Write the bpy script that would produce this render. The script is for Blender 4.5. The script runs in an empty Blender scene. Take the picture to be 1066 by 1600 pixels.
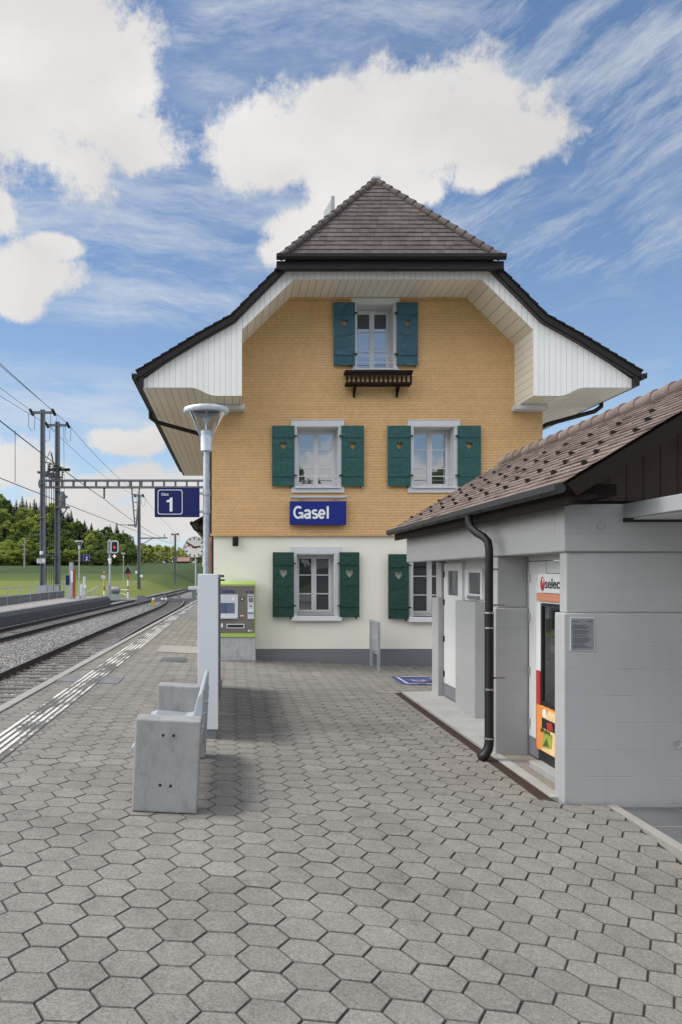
import bpy, bmesh, math, random
from mathutils import Vector, Matrix
from mathutils.geometry import tessellate_polygon
R = math.radians
random.seed(7)
S = bpy.context.scene
COL = S.collection

# ------------------------------------------------------------------ survey of the place
F = 1220.0; CX = 363.0; HY = 897.0; EYE = 1.85          # focal length, vanishing point, eye height
def pt(px, py, Y):
    return Vector(((px-CX)/F*Y, Y, EYE+(HY-py)/F*Y))
def gp(px, py, z):
    Y = F*(EYE-z)/(py-HY)
    return Vector(((px-CX)/F*Y, Y, z))
TILT = 0.048
def gz(x, y=99):                                        # the paving falls towards the shelter, more so in the foreground
    z = -TILT*max(-3.2, min(x, 3.4))
    if x > 0 and y < 6.6:
        t = max(0, min(1, (6.6-y)/2.8)); q = min(x, 3.2); z -= (.045*q+.012*q*q)*t*t*(3-2*t)
    return z

# ------------------------------------------------------------------ helpers
class MB:
    def __init__(s): s.v = []; s.f = []; s.t = []
    def add(s, vs, fs, tint=0.5):
        o = len(s.v); s.v += [tuple(v) for v in vs]
        for f in fs: s.f.append([i+o for i in f]); s.t.append(tint)
        return s
    def box(s, x0, x1, y0, y1, z0, z1, tint=0.5):
        return s.add([(x0,y0,z0),(x1,y0,z0),(x1,y1,z0),(x0,y1,z0),(x0,y0,z1),(x1,y0,z1),(x1,y1,z1),(x0,y1,z1)],
              [(0,3,2,1),(4,5,6,7),(0,1,5,4),(1,2,6,5),(2,3,7,6),(3,0,4,7)], tint)
    def obox(s, c, ax, ay, az, tint=0.5):               # centre and half-axes
        c, ax, ay, az = Vector(c), Vector(ax), Vector(ay), Vector(az)
        vs = [c+ax*i+ay*j+az*k for k in (-1,1) for i, j in ((-1,-1),(1,-1),(1,1),(-1,1))]
        return s.add(vs, [(0,3,2,1),(4,5,6,7),(0,1,5,4),(1,2,6,5),(2,3,7,6),(3,0,4,7)], tint)
    def bar(s, a, b, w, h=None, up=(0,0,1)):            # rectangular bar from a to b
        a, b = Vector(a), Vector(b); d = b-a; L = d.length; d.normalize()
        up = Vector(up)
        if abs(d.dot(up)) > 0.95: up = Vector((0,1,0))
        sx = d.cross(up).normalized(); sy = sx.cross(d)
        h = h or w
        return s.obox((a+b)/2, d*L/2, sx*w/2, sy*h/2)
    def tube(s, pts, r, n=10, caps=True):
        pts = [Vector(p) for p in pts]; rs = r if isinstance(r, (list, tuple)) else [r]*len(pts)
        rings = []; prev = None
        for i, p in enumerate(pts):
            d = (pts[min(i+1, len(pts)-1)]-pts[max(i-1, 0)]).normalized()
            if prev is None:
                u = d.cross(Vector((0,0,1)))
                if u.length < 0.1: u = d.cross(Vector((0,1,0)))
            else: u = prev-d*prev.dot(d)
            u.normalize(); prev = u; w = d.cross(u)
            rings.append([p+(u*math.cos(2*math.pi*k/n)+w*math.sin(2*math.pi*k/n))*rs[i] for k in range(n)])
        vs = [v for q in rings for v in q]; fs = []
        for i in range(len(pts)-1):
            for k in range(n):
                a = i*n+k; b = i*n+(k+1) % n
                fs.append((a, b, b+n, a+n))
        if caps: fs += [tuple(range(n-1, -1, -1)), tuple(range((len(pts)-1)*n, len(pts)*n))]
        return s.add(vs, fs)
    def lathe(s, prof, c=(0,0,0), n=24, axis='Z'):
        c = Vector(c); vs = []; fs = []
        for r, h in prof:
            for k in range(n):
                a = 2*math.pi*k/n
                q = (r*math.cos(a), r*math.sin(a), h)
                if axis == 'Y': q = (q[0], h, q[1])
                if axis == 'X': q = (h, q[0], q[1])
                vs.append(c+Vector(q))
        for i in range(len(prof)-1):
            for k in range(n):
                a = i*n+k; b = i*n+(k+1) % n
                fs.append((a, b, b+n, a+n))
        return s.add(vs, fs)
    def prism(s, poly, d0, d1, plane='XZ', holes=()):   # polygon (with holes) extruded between two depths
        loops = [list(poly)]+[list(h) for h in holes]
        flat = [p for l in loops for p in l]
        def m(p, d):
            if plane == 'XZ': return (p[0], d, p[1])
            if plane == 'YZ': return (d, p[0], p[1])
            return (p[0], p[1], d)
        tri = tessellate_polygon([[Vector((p[0], p[1], 0)) for p in l] for l in loops])
        n = len(flat)
        vs = [m(p, d0) for p in flat]+[m(p, d1) for p in flat]
        fs = [tuple(t) for t in tri]+[tuple(i+n for i in reversed(t)) for t in tri]
        o = 0
        for l in loops:
            k = len(l)
            for i in range(k):
                a = o+i; b = o+(i+1) % k
                fs.append((a, b, b+n, a+n))
            o += k
        return s.add(vs, fs)
    def ribbon(s, prof, d0, d1, plane='XZ'):            # open profile extruded: a sheet
        def m(p, d): return (p[0], d, p[1]) if plane == 'XZ' else (d, p[0], p[1])
        n = len(prof)
        return s.add([m(p, d0) for p in prof]+[m(p, d1) for p in prof], [(i, i+1, i+1+n, i+n) for i in range(n-1)])
    def build(s, name, mat, parent=None, bevel=0, smooth=False, tint=False, off=None):
        o = Vector((0,0,0))
        if off is not None: o = Vector(off)
        elif parent is not None:
            q = parent
            while q is not None: o += q.location; q = q.parent
        me = bpy.data.meshes.new(name)
        me.from_pydata([(v[0]-o.x, v[1]-o.y, v[2]-o.z) for v in s.v], [], s.f)
        if tint:
            a = me.attributes.new('tint', 'FLOAT', 'FACE'); a.data.foreach_set('value', s.t)
        bm = bmesh.new(); bm.from_mesh(me); bmesh.ops.recalc_face_normals(bm, faces=bm.faces); bm.to_mesh(me); bm.free()
        if smooth:
            for p in me.polygons: p.use_smooth = True
            try: me.set_sharp_from_angle(angle=R(40))
            except Exception: pass
        me.materials.append(mat)
        ob = bpy.data.objects.new(name, me); COL.objects.link(ob)
        if parent is not None: ob.parent = parent
        elif off is not None: ob.location = o
        if bevel:
            b = ob.modifiers.new('bevel', 'BEVEL'); b.width = bevel; b.segments = 2; b.limit_method = 'ANGLE'; b.angle_limit = R(35)
        return ob

def tag(o, label=None, cat=None, group=None, kind=None):
    if label: o['label'] = label
    if cat: o['category'] = cat
    if group: o['group'] = group
    if kind: o['kind'] = kind
    return o
def thing(name, loc, label, cat, group=None):
    e = bpy.data.objects.new(name, None); e.empty_display_size = 0.2; COL.objects.link(e)
    e.location = loc
    return tag(e, label, cat, group)
def copy_tree(o, parent=None):
    c = o.copy(); COL.objects.link(c)
    if parent is not None: c.parent = parent
    for ch in o.children: copy_tree(ch, c)
    return c

def text_mesh(mb, body, size, origin, xdir, ydir, depth=0.004, bold=0.0, align='LEFT', sx=1.0):
    cu = bpy.data.curves.new('lettering', 'FONT'); cu.body = body; cu.size = size; cu.extrude = depth/2; cu.offset = bold
    cu.align_x = align; cu.resolution_u = 4
    ob = bpy.data.objects.new('lettering', cu); COL.objects.link(ob)
    dg = bpy.context.evaluated_depsgraph_get()
    me = bpy.data.meshes.new_from_object(ob.evaluated_get(dg))
    x, y = Vector(xdir), Vector(ydir); z = x.cross(y); o = Vector(origin)
    mb.add([o+x*v.co.x*sx+y*v.co.y+z*v.co.z for v in me.vertices], [tuple(p.vertices) for p in me.polygons])
    bpy.data.objects.remove(ob); bpy.data.curves.remove(cu); bpy.data.meshes.remove(me)
    return mb

def stroke(mb, pts, w, origin, xdir, ydir, depth=.004, closed=False):   # a flat pen stroke along a polyline
    x, y = Vector(xdir), Vector(ydir); z = x.cross(y); o = Vector(origin); n = len(pts)
    L_, R_ = [], []
    for i in range(n):
        a = Vector(pts[(i-1) % n] if (closed or i > 0) else pts[i]); b = Vector(pts[(i+1) % n] if (closed or i < n-1) else pts[i]); p = Vector(pts[i])
        d = (b-a).normalized(); t = Vector((-d.y, d.x))
        if 0 < i < n-1 or closed:
            e = (p-a).normalized(); k = max(.5, abs(Vector((-e.y, e.x)).dot(t))); h = w/2/k
        else: h = w/2
        L_.append(p+t*h); R_.append(p-t*h)
    vs = [o+x*q.x+y*q.y+z*zz for zz in (0, depth) for q in L_+R_]; fs = []
    m_ = n if closed else n-1; N = 2*n
    for i in range(m_):
        j = (i+1) % n
        fs += [(i, j, n+j, n+i), (N+i, N+n+i, N+n+j, N+j), (i, N+i, N+j, j), (n+i, n+j, N+n+j, N+n+i)]
    if not closed: fs += [(0, n, N+n, N), (n-1, N+n-1, N+2*n-1, 2*n-1)]
    mb.add(vs, fs)
def arc(cx, cy, rx, ry, a0, a1, n=14):
    return [(cx+rx*math.cos(R(a0+(a1-a0)*k/n)), cy+ry*math.sin(R(a0+(a1-a0)*k/n))) for k in range(n+1)]
GL = {   # grotesque letters, cap height 1, as pen strokes; width after them
 'G': ([arc(.40, .5, .33, .44, 48, 325, 22)+[(.72, .16), (.72, .44)], [(.43, .44), (.785, .44)], [(.72, .0), (.72, .2)]], .86),
 'a': ([arc(.27, .52, .20, .155, 165, 20, 8)+[(.47, .5), (.47, .0)], arc(.27, .20, .205, .145, 40, 300, 14)+[(.42, .12), (.47, .22)], [(.30, .36), (.47, .40)], [(.47, .06), (.53, .06)]], .62),
 's': ([arc(.255, .525, .175, .145, 30, 235, 10)+arc(.265, .205, .195, .15, 65, -150, 12)], .54),
 'e': ([arc(.285, .365, .215, .31, -38, -360, 20)[::-1] if False else arc(.285, .365, .215, .31, 0, 318, 20), [(.07, .365), (.565, .365)]], .64),
 'l': ([[(.13, 0), (.13, 1.0)]], .27)}
def word_strokes(mb, word, h, w, origin, xdir, ydir, depth=.006):
    u = 0
    for ch in word:
        ss, adv = GL[ch]
        for k_, s_ in enumerate(ss): stroke(mb, [((q[0]+u)*h, q[1]*h) for q in s_], w*h, origin, xdir, ydir, depth+.0006*k_)
        u += adv
    return u*h

# ------------------------------------------------------------------ materials
def nn(nt, t, **kw):
    n = nt.nodes.new(t)
    for k, v in kw.items():
        if k.startswith('i_'):
            key = k[2:].replace('_', ' ')
            n.inputs[key].default_value = v
        else: setattr(n, k, v)
    return n
def newmat(name):
    m = bpy.data.materials.new(name); m.use_nodes = True; nt = m.node_tree
    return m, nt, nt.nodes['Principled BSDF']
def math_(nt, op, a, b=None, c=None, clamp=False):
    n = nt.nodes.new('ShaderNodeMath'); n.operation = op; n.use_clamp = clamp
    for i, v in enumerate((a, b, c)):
        if v is None: continue
        if isinstance(v, (int, float)): n.inputs[i].default_value = v
        else: nt.links.new(v, n.inputs[i])
    return n.outputs[0]
def vmath(nt, op, a, b=None):
    n = nt.nodes.new('ShaderNodeVectorMath'); n.operation = op
    for i, v in enumerate((a, b)):
        if v is None: continue
        if isinstance(v, (tuple, list)): n.inputs[i].default_value = v
        else: nt.links.new(v, n.inputs[i])
    return n.outputs['Value'] if op in ('LENGTH', 'DOT_PRODUCT') else n.outputs[0]
def noise(nt, vec, scale, detail=4, rough=0.55, scl=None):
    n = nt.nodes.new('ShaderNodeTexNoise'); n.inputs['Scale'].default_value = scale
    n.inputs['Detail'].default_value = detail; n.inputs['Roughness'].default_value = rough
    if scl: vec = vmath(nt, 'MULTIPLY', vec, scl)
    nt.links.new(vec, n.inputs['Vector'])
    return n.outputs['Fac']
def ramp(nt, fac, stops):
    n = nt.nodes.new('ShaderNodeValToRGB'); e = n.color_ramp.elements
    while len(e) < len(stops): e.new(0.5)
    for q, (p, c) in zip(e, stops):
        q.position = p; q.color = (c, c, c, 1) if isinstance(c, (int, float)) else (*c, 1)
    nt.links.new(fac, n.inputs[0]); return n.outputs[0]
def mixc(nt, fac, a, b, mode='MIX'):
    n = nt.nodes.new('ShaderNodeMix'); n.data_type = 'RGBA'; n.blend_type = mode
    for i, v in ((0, fac), (6, a), (7, b)):
        if isinstance(v, (int, float)): n.inputs[i].default_value = v if i == 0 else (v, v, v, 1)
        elif isinstance(v, (tuple, list)): n.inputs[i].default_value = (*v, 1)
        else: nt.links.new(v, n.inputs[i])
    return n.outputs[2]
def bump(nt, h, strength, dist=0.01, normal=None):
    n = nt.nodes.new('ShaderNodeBump'); n.inputs['Strength'].default_value = strength; n.inputs['Distance'].default_value = dist
    nt.links.new(h, n.inputs['Height'])
    if normal is not None: nt.links.new(normal, n.inputs['Normal'])
    return n.outputs[0]
def ocoord(nt): return nt.nodes.new('ShaderNodeTexCoord').outputs['Object']
def sep(nt, v):
    n = nt.nodes.new('ShaderNodeSeparateXYZ'); nt.links.new(v, n.inputs[0]); return n.outputs
def comb(nt, x, y, z):
    n = nt.nodes.new('ShaderNodeCombineXYZ')
    for i, v in enumerate((x, y, z)):
        if isinstance(v, (int, float)): n.inputs[i].default_value = v
        else: nt.links.new(v, n.inputs[i])
    return n.outputs[0]
def mul(c, k): return tuple(x*k for x in c)

def plain(name, c, rough=0.6, metal=0.0, var=0.12, vs=6.0, bs=0.0, bsc=80.0, stretch=None, fine=0.05, spec=0.5, coat=0):
    m, nt, b = newmat(name); v = ocoord(nt)
    n1 = noise(nt, v, vs, 5, 0.6, stretch); n2 = noise(nt, v, vs*14, 3)
    f = math_(nt, 'ADD', math_(nt, 'MULTIPLY', math_(nt, 'SUBTRACT', n1, 0.5), 2*var*1.6), math_(nt, 'MULTIPLY', math_(nt, 'SUBTRACT', n2, 0.5), fine*3))
    col = mixc(nt, 1.0, c, math_(nt, 'ADD', f, 1.0), 'MULTIPLY')
    nt.links.new(col, b.inputs['Base Color'])
    rr = math_(nt, 'ADD', math_(nt, 'MULTIPLY', math_(nt, 'SUBTRACT', n1, 0.5), 0.3), rough, clamp=True)
    nt.links.new(rr, b.inputs['Roughness'])
    b.inputs['Metallic'].default_value = metal; b.inputs['Specular IOR Level'].default_value = spec
    if coat: b.inputs['Coat Weight'].default_value = coat; b.inputs['Coat Roughness'].default_value = 0.08
    if bs: nt.links.new(bump(nt, noise(nt, v, bsc, 4), bs, 0.01), b.inputs['Normal'])
    return m

def boards(name, c, axis, pitch, rough=0.5, groove=0.05, gdark=0.55, var=0.08, grain=None, bs=0.35, cell=0.08):
    m, nt, b = newmat(name); v = ocoord(nt); s = sep(nt, v)
    a = math_(nt, 'DIVIDE', s['XYZ'.index(axis)], pitch)
    fr = math_(nt, 'FRACT', a); fl = math_(nt, 'FLOOR', a)
    wn = nt.nodes.new('ShaderNodeTexWhiteNoise'); wn.noise_dimensions = '1D'; nt.links.new(fl, wn.inputs['W'])
    edge = math_(nt, 'MINIMUM', fr, math_(nt, 'SUBTRACT', 1.0, fr))
    g = nt.nodes.new('ShaderNodeMapRange'); g.interpolation_type = 'SMOOTHSTEP'
    nt.links.new(edge, g.inputs[0]); g.inputs[1].default_value = groove*0.3; g.inputs[2].default_value = groove; g.inputs[3].default_value = 0; g.inputs[4].default_value = 1
    gm = g.outputs[0]
    st = grain or (14, 14, 14)
    n1 = noise(nt, v, 1.0, 5, 0.65, st); n2 = noise(nt, v, 1.2, 4)
    f = math_(nt, 'ADD', math_(nt, 'MULTIPLY', math_(nt, 'SUBTRACT', n1, 0.5), 2*var), math_(nt, 'MULTIPLY', math_(nt, 'SUBTRACT', n2, 0.5), 1.6*var))
    f = math_(nt, 'ADD', f, math_(nt, 'MULTIPLY', math_(nt, 'SUBTRACT', wn.outputs[0], 0.5), cell*2))
    f = math_(nt, 'MULTIPLY', math_(nt, 'ADD', f, 1.0), math_(nt, 'ADD', math_(nt, 'MULTIPLY', gm, 1-gdark), gdark))
    nt.links.new(mixc(nt, 1.0, c, f, 'MULTIPLY'), b.inputs['Base Color'])
    b.inputs['Roughness'].default_value = rough
    h = math_(nt, 'ADD', gm, math_(nt, 'MULTIPLY', n1, 0.12))
    nt.links.new(bump(nt, h, bs, 0.012), b.inputs['Normal'])
    return m

def tinted(name, c0, c1, rough=0.85, vs=9, spot=None, bs=0.25, bsc=160, grit=0.9, STAIN=0.5):
    m, nt, b = newmat(name); v = ocoord(nt)
    at = nt.nodes.new('ShaderNodeAttribute'); at.attribute_name = 'tint'
    col = mixc(nt, at.outputs['Fac'], c0, c1)
    n1 = noise(nt, v, vs, 5, 0.65); n2 = noise(nt, v, bsc, 3, 0.7)
    n3 = noise(nt, v, 1.3, 3); n5 = noise(nt, v, bsc*.42, 2, 0.6)
    edge = math_(nt, 'ADD', math_(nt, 'MULTIPLY', math_(nt, 'ADD', at.outputs['Fac'], 1.0, None, True), 0.38), .62)
    f = math_(nt, 'ADD', 1.0, math_(nt, 'MULTIPLY', math_(nt, 'SUBTRACT', n1, 0.5), 0.45))
    f = math_(nt, 'ADD', f, math_(nt, 'MULTIPLY', math_(nt, 'SUBTRACT', n2, 0.5), grit))
    f = math_(nt, 'ADD', f, math_(nt, 'MULTIPLY', math_(nt, 'SUBTRACT', n3, 0.5), 0.5))
    f = math_(nt, 'MULTIPLY', math_(nt, 'ADD', f, math_(nt, 'MULTIPLY', math_(nt, 'SUBTRACT', n5, 0.5), grit*.5)), edge)
    col = mixc(nt, 1.0, col, f, 'MULTIPLY')
    stn = ramp(nt, noise(nt, v, 2.3, 6, .68), [(.56, 0.0), (.72, 1.0)])
    col = mixc(nt, math_(nt, 'MULTIPLY', stn, STAIN), col, mul(c0, .55))
    if spot:
        p = ramp(nt, noise(nt, v, 34, 3, 0.6), [(spot[1], 0.0), (spot[1]+0.05, 1.0)])
        col = mixc(nt, math_(nt, 'MULTIPLY', p, 0.6), col, spot[0])
    nt.links.new(col, b.inputs['Base Color']); b.inputs['Roughness'].default_value = rough
    b.inputs['Specular IOR Level'].default_value = 0.3
    nt.links.new(bump(nt, math_(nt, 'ADD', n2, n1), bs, 0.006), b.inputs['Normal'])
    return m

def shingle_mat():
    m, nt, b = newmat('larch_shingles'); v = ocoord(nt); s = sep(nt, v)
    rh, sw = 0.060, 0.064
    r = math_(nt, 'DIVIDE', s[2], rh); ri = math_(nt, 'FLOOR', r); rf = math_(nt, 'FRACT', r)
    xo = math_(nt, 'ADD', math_(nt, 'DIVIDE', math_(nt, 'ADD', s[0], s[1]), sw), math_(nt, 'MULTIPLY', math_(nt, 'MODULO', math_(nt, 'ABSOLUTE', ri), 2.0), 0.5))
    ci = math_(nt, 'FLOOR', xo); cf = math_(nt, 'SUBTRACT', math_(nt, 'FRACT', xo), 0.5)
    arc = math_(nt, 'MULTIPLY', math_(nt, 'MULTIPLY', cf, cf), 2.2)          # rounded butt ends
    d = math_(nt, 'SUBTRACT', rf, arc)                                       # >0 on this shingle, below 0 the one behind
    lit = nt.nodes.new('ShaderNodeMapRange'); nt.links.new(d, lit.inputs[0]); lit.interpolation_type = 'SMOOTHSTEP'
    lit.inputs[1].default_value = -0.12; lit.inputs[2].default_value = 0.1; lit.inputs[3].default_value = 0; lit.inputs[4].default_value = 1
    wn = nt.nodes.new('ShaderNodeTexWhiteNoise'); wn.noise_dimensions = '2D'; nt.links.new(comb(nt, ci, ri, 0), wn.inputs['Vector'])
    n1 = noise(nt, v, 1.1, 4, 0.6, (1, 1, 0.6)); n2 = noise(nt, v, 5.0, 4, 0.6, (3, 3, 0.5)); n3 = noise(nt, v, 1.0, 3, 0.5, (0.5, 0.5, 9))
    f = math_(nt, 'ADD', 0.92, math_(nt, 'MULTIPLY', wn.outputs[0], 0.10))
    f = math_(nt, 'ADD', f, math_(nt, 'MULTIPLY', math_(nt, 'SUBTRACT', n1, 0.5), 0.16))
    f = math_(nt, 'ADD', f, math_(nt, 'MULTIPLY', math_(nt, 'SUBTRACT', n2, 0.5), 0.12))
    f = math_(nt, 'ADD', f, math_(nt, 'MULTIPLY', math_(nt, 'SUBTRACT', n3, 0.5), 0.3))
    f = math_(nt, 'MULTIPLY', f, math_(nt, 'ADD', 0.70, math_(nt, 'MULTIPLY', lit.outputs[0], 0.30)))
    col = mixc(nt, n1, (0.61, 0.37, 0.160), (0.66, 0.42, 0.195))
    nt.links.new(mixc(nt, 1.0, col, f, 'MULTIPLY'), b.inputs['Base Color']); b.inputs['Roughness'].default_value = 0.65
    h = math_(nt, 'MULTIPLY', math_(nt, 'SUBTRACT', 1.2, rf), lit.outputs[0])
    nt.links.new(bump(nt, h, 0.5, 0.02), b.inputs['Normal'])
    return m

def formwork_mat(name, c, pitch=0.235):
    m, nt, b = newmat(name); v = ocoord(nt); s = sep(nt, v)
    w = math_(nt, 'ADD', s[2], math_(nt, 'MULTIPLY', math_(nt, 'SUBTRACT', noise(nt, v, 1.5, 2), 0.5), 0.02))
    a = math_(nt, 'DIVIDE', w, pitch); fr = math_(nt, 'FRACT', a); fl = math_(nt, 'FLOOR', a)
    wn = nt.nodes.new('ShaderNodeTexWhiteNoise'); wn.noise_dimensions = '1D'; nt.links.new(fl, wn.inputs['W'])
    e = math_(nt, 'MINIMUM', fr, math_(nt, 'SUBTRACT', 1.0, fr))
    g = nt.nodes.new('ShaderNodeMapRange'); nt.links.new(e, g.inputs[0]); g.inputs[1].default_value = 0.0; g.inputs[2].default_value = 0.03; g.inputs[3].default_value = 0; g.inputs[4].default_value = 1
    # vertical butt joints of the boards
    xx = math_(nt, 'ADD', math_(nt, 'DIVIDE', math_(nt, 'ADD', s[0], s[1]), 2.1), math_(nt, 'MULTIPLY', wn.outputs[0], 3.7))
    xf = math_(nt, 'FRACT', xx)
    g2 = nt.nodes.new('ShaderNodeMapRange'); nt.links.new(xf, g2.inputs[0]); g2.inputs[1].default_value = 0.0; g2.inputs[2].default_value = 0.0025; g2.inputs[3].default_value = 0; g2.inputs[4].default_value = 1
    jm = math_(nt, 'MINIMUM', g.outputs[0], g2.outputs[0])
    brk = ramp(nt, noise(nt, v, 2.6, 3), [(0.45, 0.12), (0.68, 1.0)])          # joints fade in and out
    jm = math_(nt, 'SUBTRACT', 1.0, math_(nt, 'MULTIPLY', math_(nt, 'SUBTRACT', 1.0, jm), brk))
    grain = noise(nt, v, 1.0, 5, 0.65, (5, 5, 90)); n1 = noise(nt, v, 2.2, 5, 0.6); n2 = noise(nt, v, 60, 2)
    vo = nt.nodes.new('ShaderNodeTexVoronoi'); vo.inputs['Scale'].default_value = 9; nt.links.new(v, vo.inputs['Vector'])
    hole = ramp(nt, vo.outputs['Distance'], [(0.035, 0.0), (0.06, 1.0)])
    f = math_(nt, 'ADD', 0.97, math_(nt, 'MULTIPLY', math_(nt, 'SUBTRACT', wn.outputs[0], 0.5), 0.02))
    f = math_(nt, 'ADD', f, math_(nt, 'MULTIPLY', math_(nt, 'SUBTRACT', n1, 0.5), 0.14))
    f = math_(nt, 'ADD', f, math_(nt, 'MULTIPLY', math_(nt, 'SUBTRACT', grain, 0.5), 0.10))
    f = math_(nt, 'MULTIPLY', f, math_(nt, 'ADD', 0.91, math_(nt, 'MULTIPLY', jm, 0.09)))
    spl = ramp(nt, math_(nt, 'ADD', s[2], math_(nt, 'MULTIPLY', noise(nt, v, 5, 4, .7), .22)), [(.0, .74), (.16, 1.0)])
    run = ramp(nt, noise(nt, v, 1.0, 4, .65, (11, 11, .7)), [(.50, 1.0), (.80, .95)])
    f = math_(nt, 'MULTIPLY', math_(nt, 'MULTIPLY', f, run), spl)
    nt.links.new(mixc(nt, 1.0, c, f, 'MULTIPLY'), b.inputs['Base Color']); b.inputs['Roughness'].default_value = 0.55
    h = math_(nt, 'ADD', math_(nt, 'MULTIPLY', jm, 0.7), math_(nt, 'ADD', math_(nt, 'MULTIPLY', grain, 0.35), math_(nt, 'MULTIPLY', wn.outputs[0], 0.25)))
    h = math_(nt, 'ADD', h, math_(nt, 'ADD', math_(nt, 'MULTIPLY', n2, 0.12), math_(nt, 'MULTIPLY', hole, 0.8)))
    nt.links.new(bump(nt, h, 0.55, 0.008), b.inputs['Normal'])
    return m

def ballast_mat():
    m, nt, b = newmat('ballast_stones'); v = ocoord(nt)
    vo = nt.nodes.new('ShaderNodeTexVoronoi'); vo.inputs['Scale'].default_value = 17; nt.links.new(v, vo.inputs['Vector'])
    c = ramp(nt, sep(nt, vo.outputs['Color'])[0], [(0.0, (0.14, 0.13, 0.12)), (0.45, (0.36, 0.347, 0.326)), (0.8, (0.56, 0.545, 0.515)), (1.0, (0.80, 0.78, 0.74))])
    d = ramp(nt, vo.outputs['Distance'], [(0.22, 1.05), (0.70, 0.12)])
    n1 = noise(nt, v, 0.7, 4)
    col = mixc(nt, 1.0, mixc(nt, 1.0, c, d, 'MULTIPLY'), math_(nt, 'ADD', 0.7, math_(nt, 'MULTIPLY', n1, 0.6)), 'MULTIPLY')
    nt.links.new(col, b.inputs['Base Color']); b.inputs['Roughness'].default_value = 0.9
    h = math_(nt, 'SUBTRACT', sep(nt, vo.outputs['Color'])[1], vo.outputs['Distance'])
    nt.links.new(bump(nt, h, 1.0, 0.05), b.inputs['Normal'])
    return m

def glass_mat(name, c=(0.012, 0.014, 0.016), fac=0.3, rough=0.012):
    m, nt, b = newmat(name)
    b.inputs['Base Color'].default_value = (*c, 1); b.inputs['Roughness'].default_value = 0.4
    g = nt.nodes.new('ShaderNodeBsdfGlossy'); g.inputs['Roughness'].default_value = rough; g.inputs['Color'].default_value = (0.95, 0.97, 1, 1)
    v = ocoord(nt); nt.links.new(bump(nt, noise(nt, v, 2.0, 1), 0.02, 0.05), g.inputs['Normal'])
    fr = nt.nodes.new('ShaderNodeFresnel'); fr.inputs['IOR'].default_value = 1.5
    mx = nt.nodes.new('ShaderNodeMixShader')
    nt.links.new(math_(nt, 'ADD', fr.outputs[0], fac, clamp=True), mx.inputs[0])
    nt.links.new(b.outputs[0], mx.inputs[1]); nt.links.new(g.outputs[0], mx.inputs[2])
    nt.links.new(mx.outputs[0], nt.nodes['Material Output'].inputs[0])
    return m

def clear_mat(name, tint=(0.93, 0.95, 0.97), haze=0.12):
    m, nt, b = newmat(name)
    t = nt.nodes.new('ShaderNodeBsdfTransparent'); t.inputs[0].default_value = (*tint, 1)
    b = nt.nodes.new('ShaderNodeBsdfGlossy'); b.inputs['Roughness'].default_value = 0.04; b.inputs['Color'].default_value = (.9, .93, .96, 1)
    fr = nt.nodes.new('ShaderNodeFresnel'); fr.inputs['IOR'].default_value = 1.35
    mx = nt.nodes.new('ShaderNodeMixShader')
    nt.links.new(math_(nt, 'ADD', fr.outputs[0], haze, clamp=True), mx.inputs[0])
    nt.links.new(t.outputs[0], mx.inputs[1]); nt.links.new(b.outputs[0], mx.inputs[2])
    nt.links.new(mx.outputs[0], nt.nodes['Material Output'].inputs[0])
    return m

def leaf_mat(name, c0, c1, transl=0.35):
    m, nt, b = newmat(name); v = ocoord(nt)
    oi = nt.nodes.new('ShaderNodeObjectInfo')
    at = nt.nodes.new('ShaderNodeAttribute'); at.attribute_name = 'tint'
    f = math_(nt, 'ADD', math_(nt, 'MULTIPLY', at.outputs['Fac'], 0.6), math_(nt, 'MULTIPLY', oi.outputs['Random'], 0.5), clamp=True)
    col = mixc(nt, f, c0, c1)
    nt.links.new(col, b.inputs['Base Color']); b.inputs['Roughness'].default_value = 0.65; b.inputs['Specular IOR Level'].default_value = 0.2
    tr = nt.nodes.new('ShaderNodeBsdfTranslucent'); nt.links.new(col, tr.inputs[0])
    mx = nt.nodes.new('ShaderNodeMixShader'); mx.inputs[0].default_value = transl
    nt.links.new(b.outputs[0], mx.inputs[1]); nt.links.new(tr.outputs[0], mx.inputs[2])
    nt.links.new(mx.outputs[0], nt.nodes['Material Output'].inputs[0])
    return m

def ground_mat():
    m, nt, b = newmat('meadow'); v = ocoord(nt); s = sep(nt, v)
    y = math_(nt, 'ADD', s[1], math_(nt, 'MULTIPLY', s[0], 0.12))
    y = math_(nt, 'ADD', y, math_(nt, 'MULTIPLY', math_(nt, 'SUBTRACT', noise(nt, v, 0.02, 2), 0.5), 14))
    mr = math_(nt, 'DIVIDE', y, 400.0, clamp=True)
    col = ramp(nt, mr, [(0.0, (0.07, 0.10, 0.024)), (0.18, (0.075, 0.11, 0.026)), (0.2, (0.190, 0.225, 0.05)), (0.30, (0.155, 0.19, 0.045)), (0.318, (0.098, 0.132, 0.034)),
                        (0.425, (0.072, 0.105, 0.030)), (0.44, (0.034, 0.055, 0.02)), (0.455, (0.054, 0.085, 0.030)), (1.0, (0.052, 0.082, 0.030))])
    n1 = noise(nt, v, 1.0, 5, 0.7, (0.25, 0.05, 1)); n2 = noise(nt, v, 3.0, 5, 0.7); n3 = noise(nt, v, 14, 3, 0.7)
    f = math_(nt, 'ADD', 0.6, math_(nt, 'ADD', math_(nt, 'MULTIPLY', n1, 0.3), math_(nt, 'ADD', math_(nt, 'MULTIPLY', n2, 0.25), math_(nt, 'MULTIPLY', n3, 0.25))))
    nt.links.new(mixc(nt, 1.0, col, f, 'MULTIPLY'), b.inputs['Base Color']); b.inputs['Roughness'].default_value = 0.9
    b.inputs['Specular IOR Level'].default_value = 0.15
    nt.links.new(bump(nt, math_(nt, 'ADD', n2, n3), 0.8, 0.15), b.inputs['Normal'])
    return m

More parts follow.
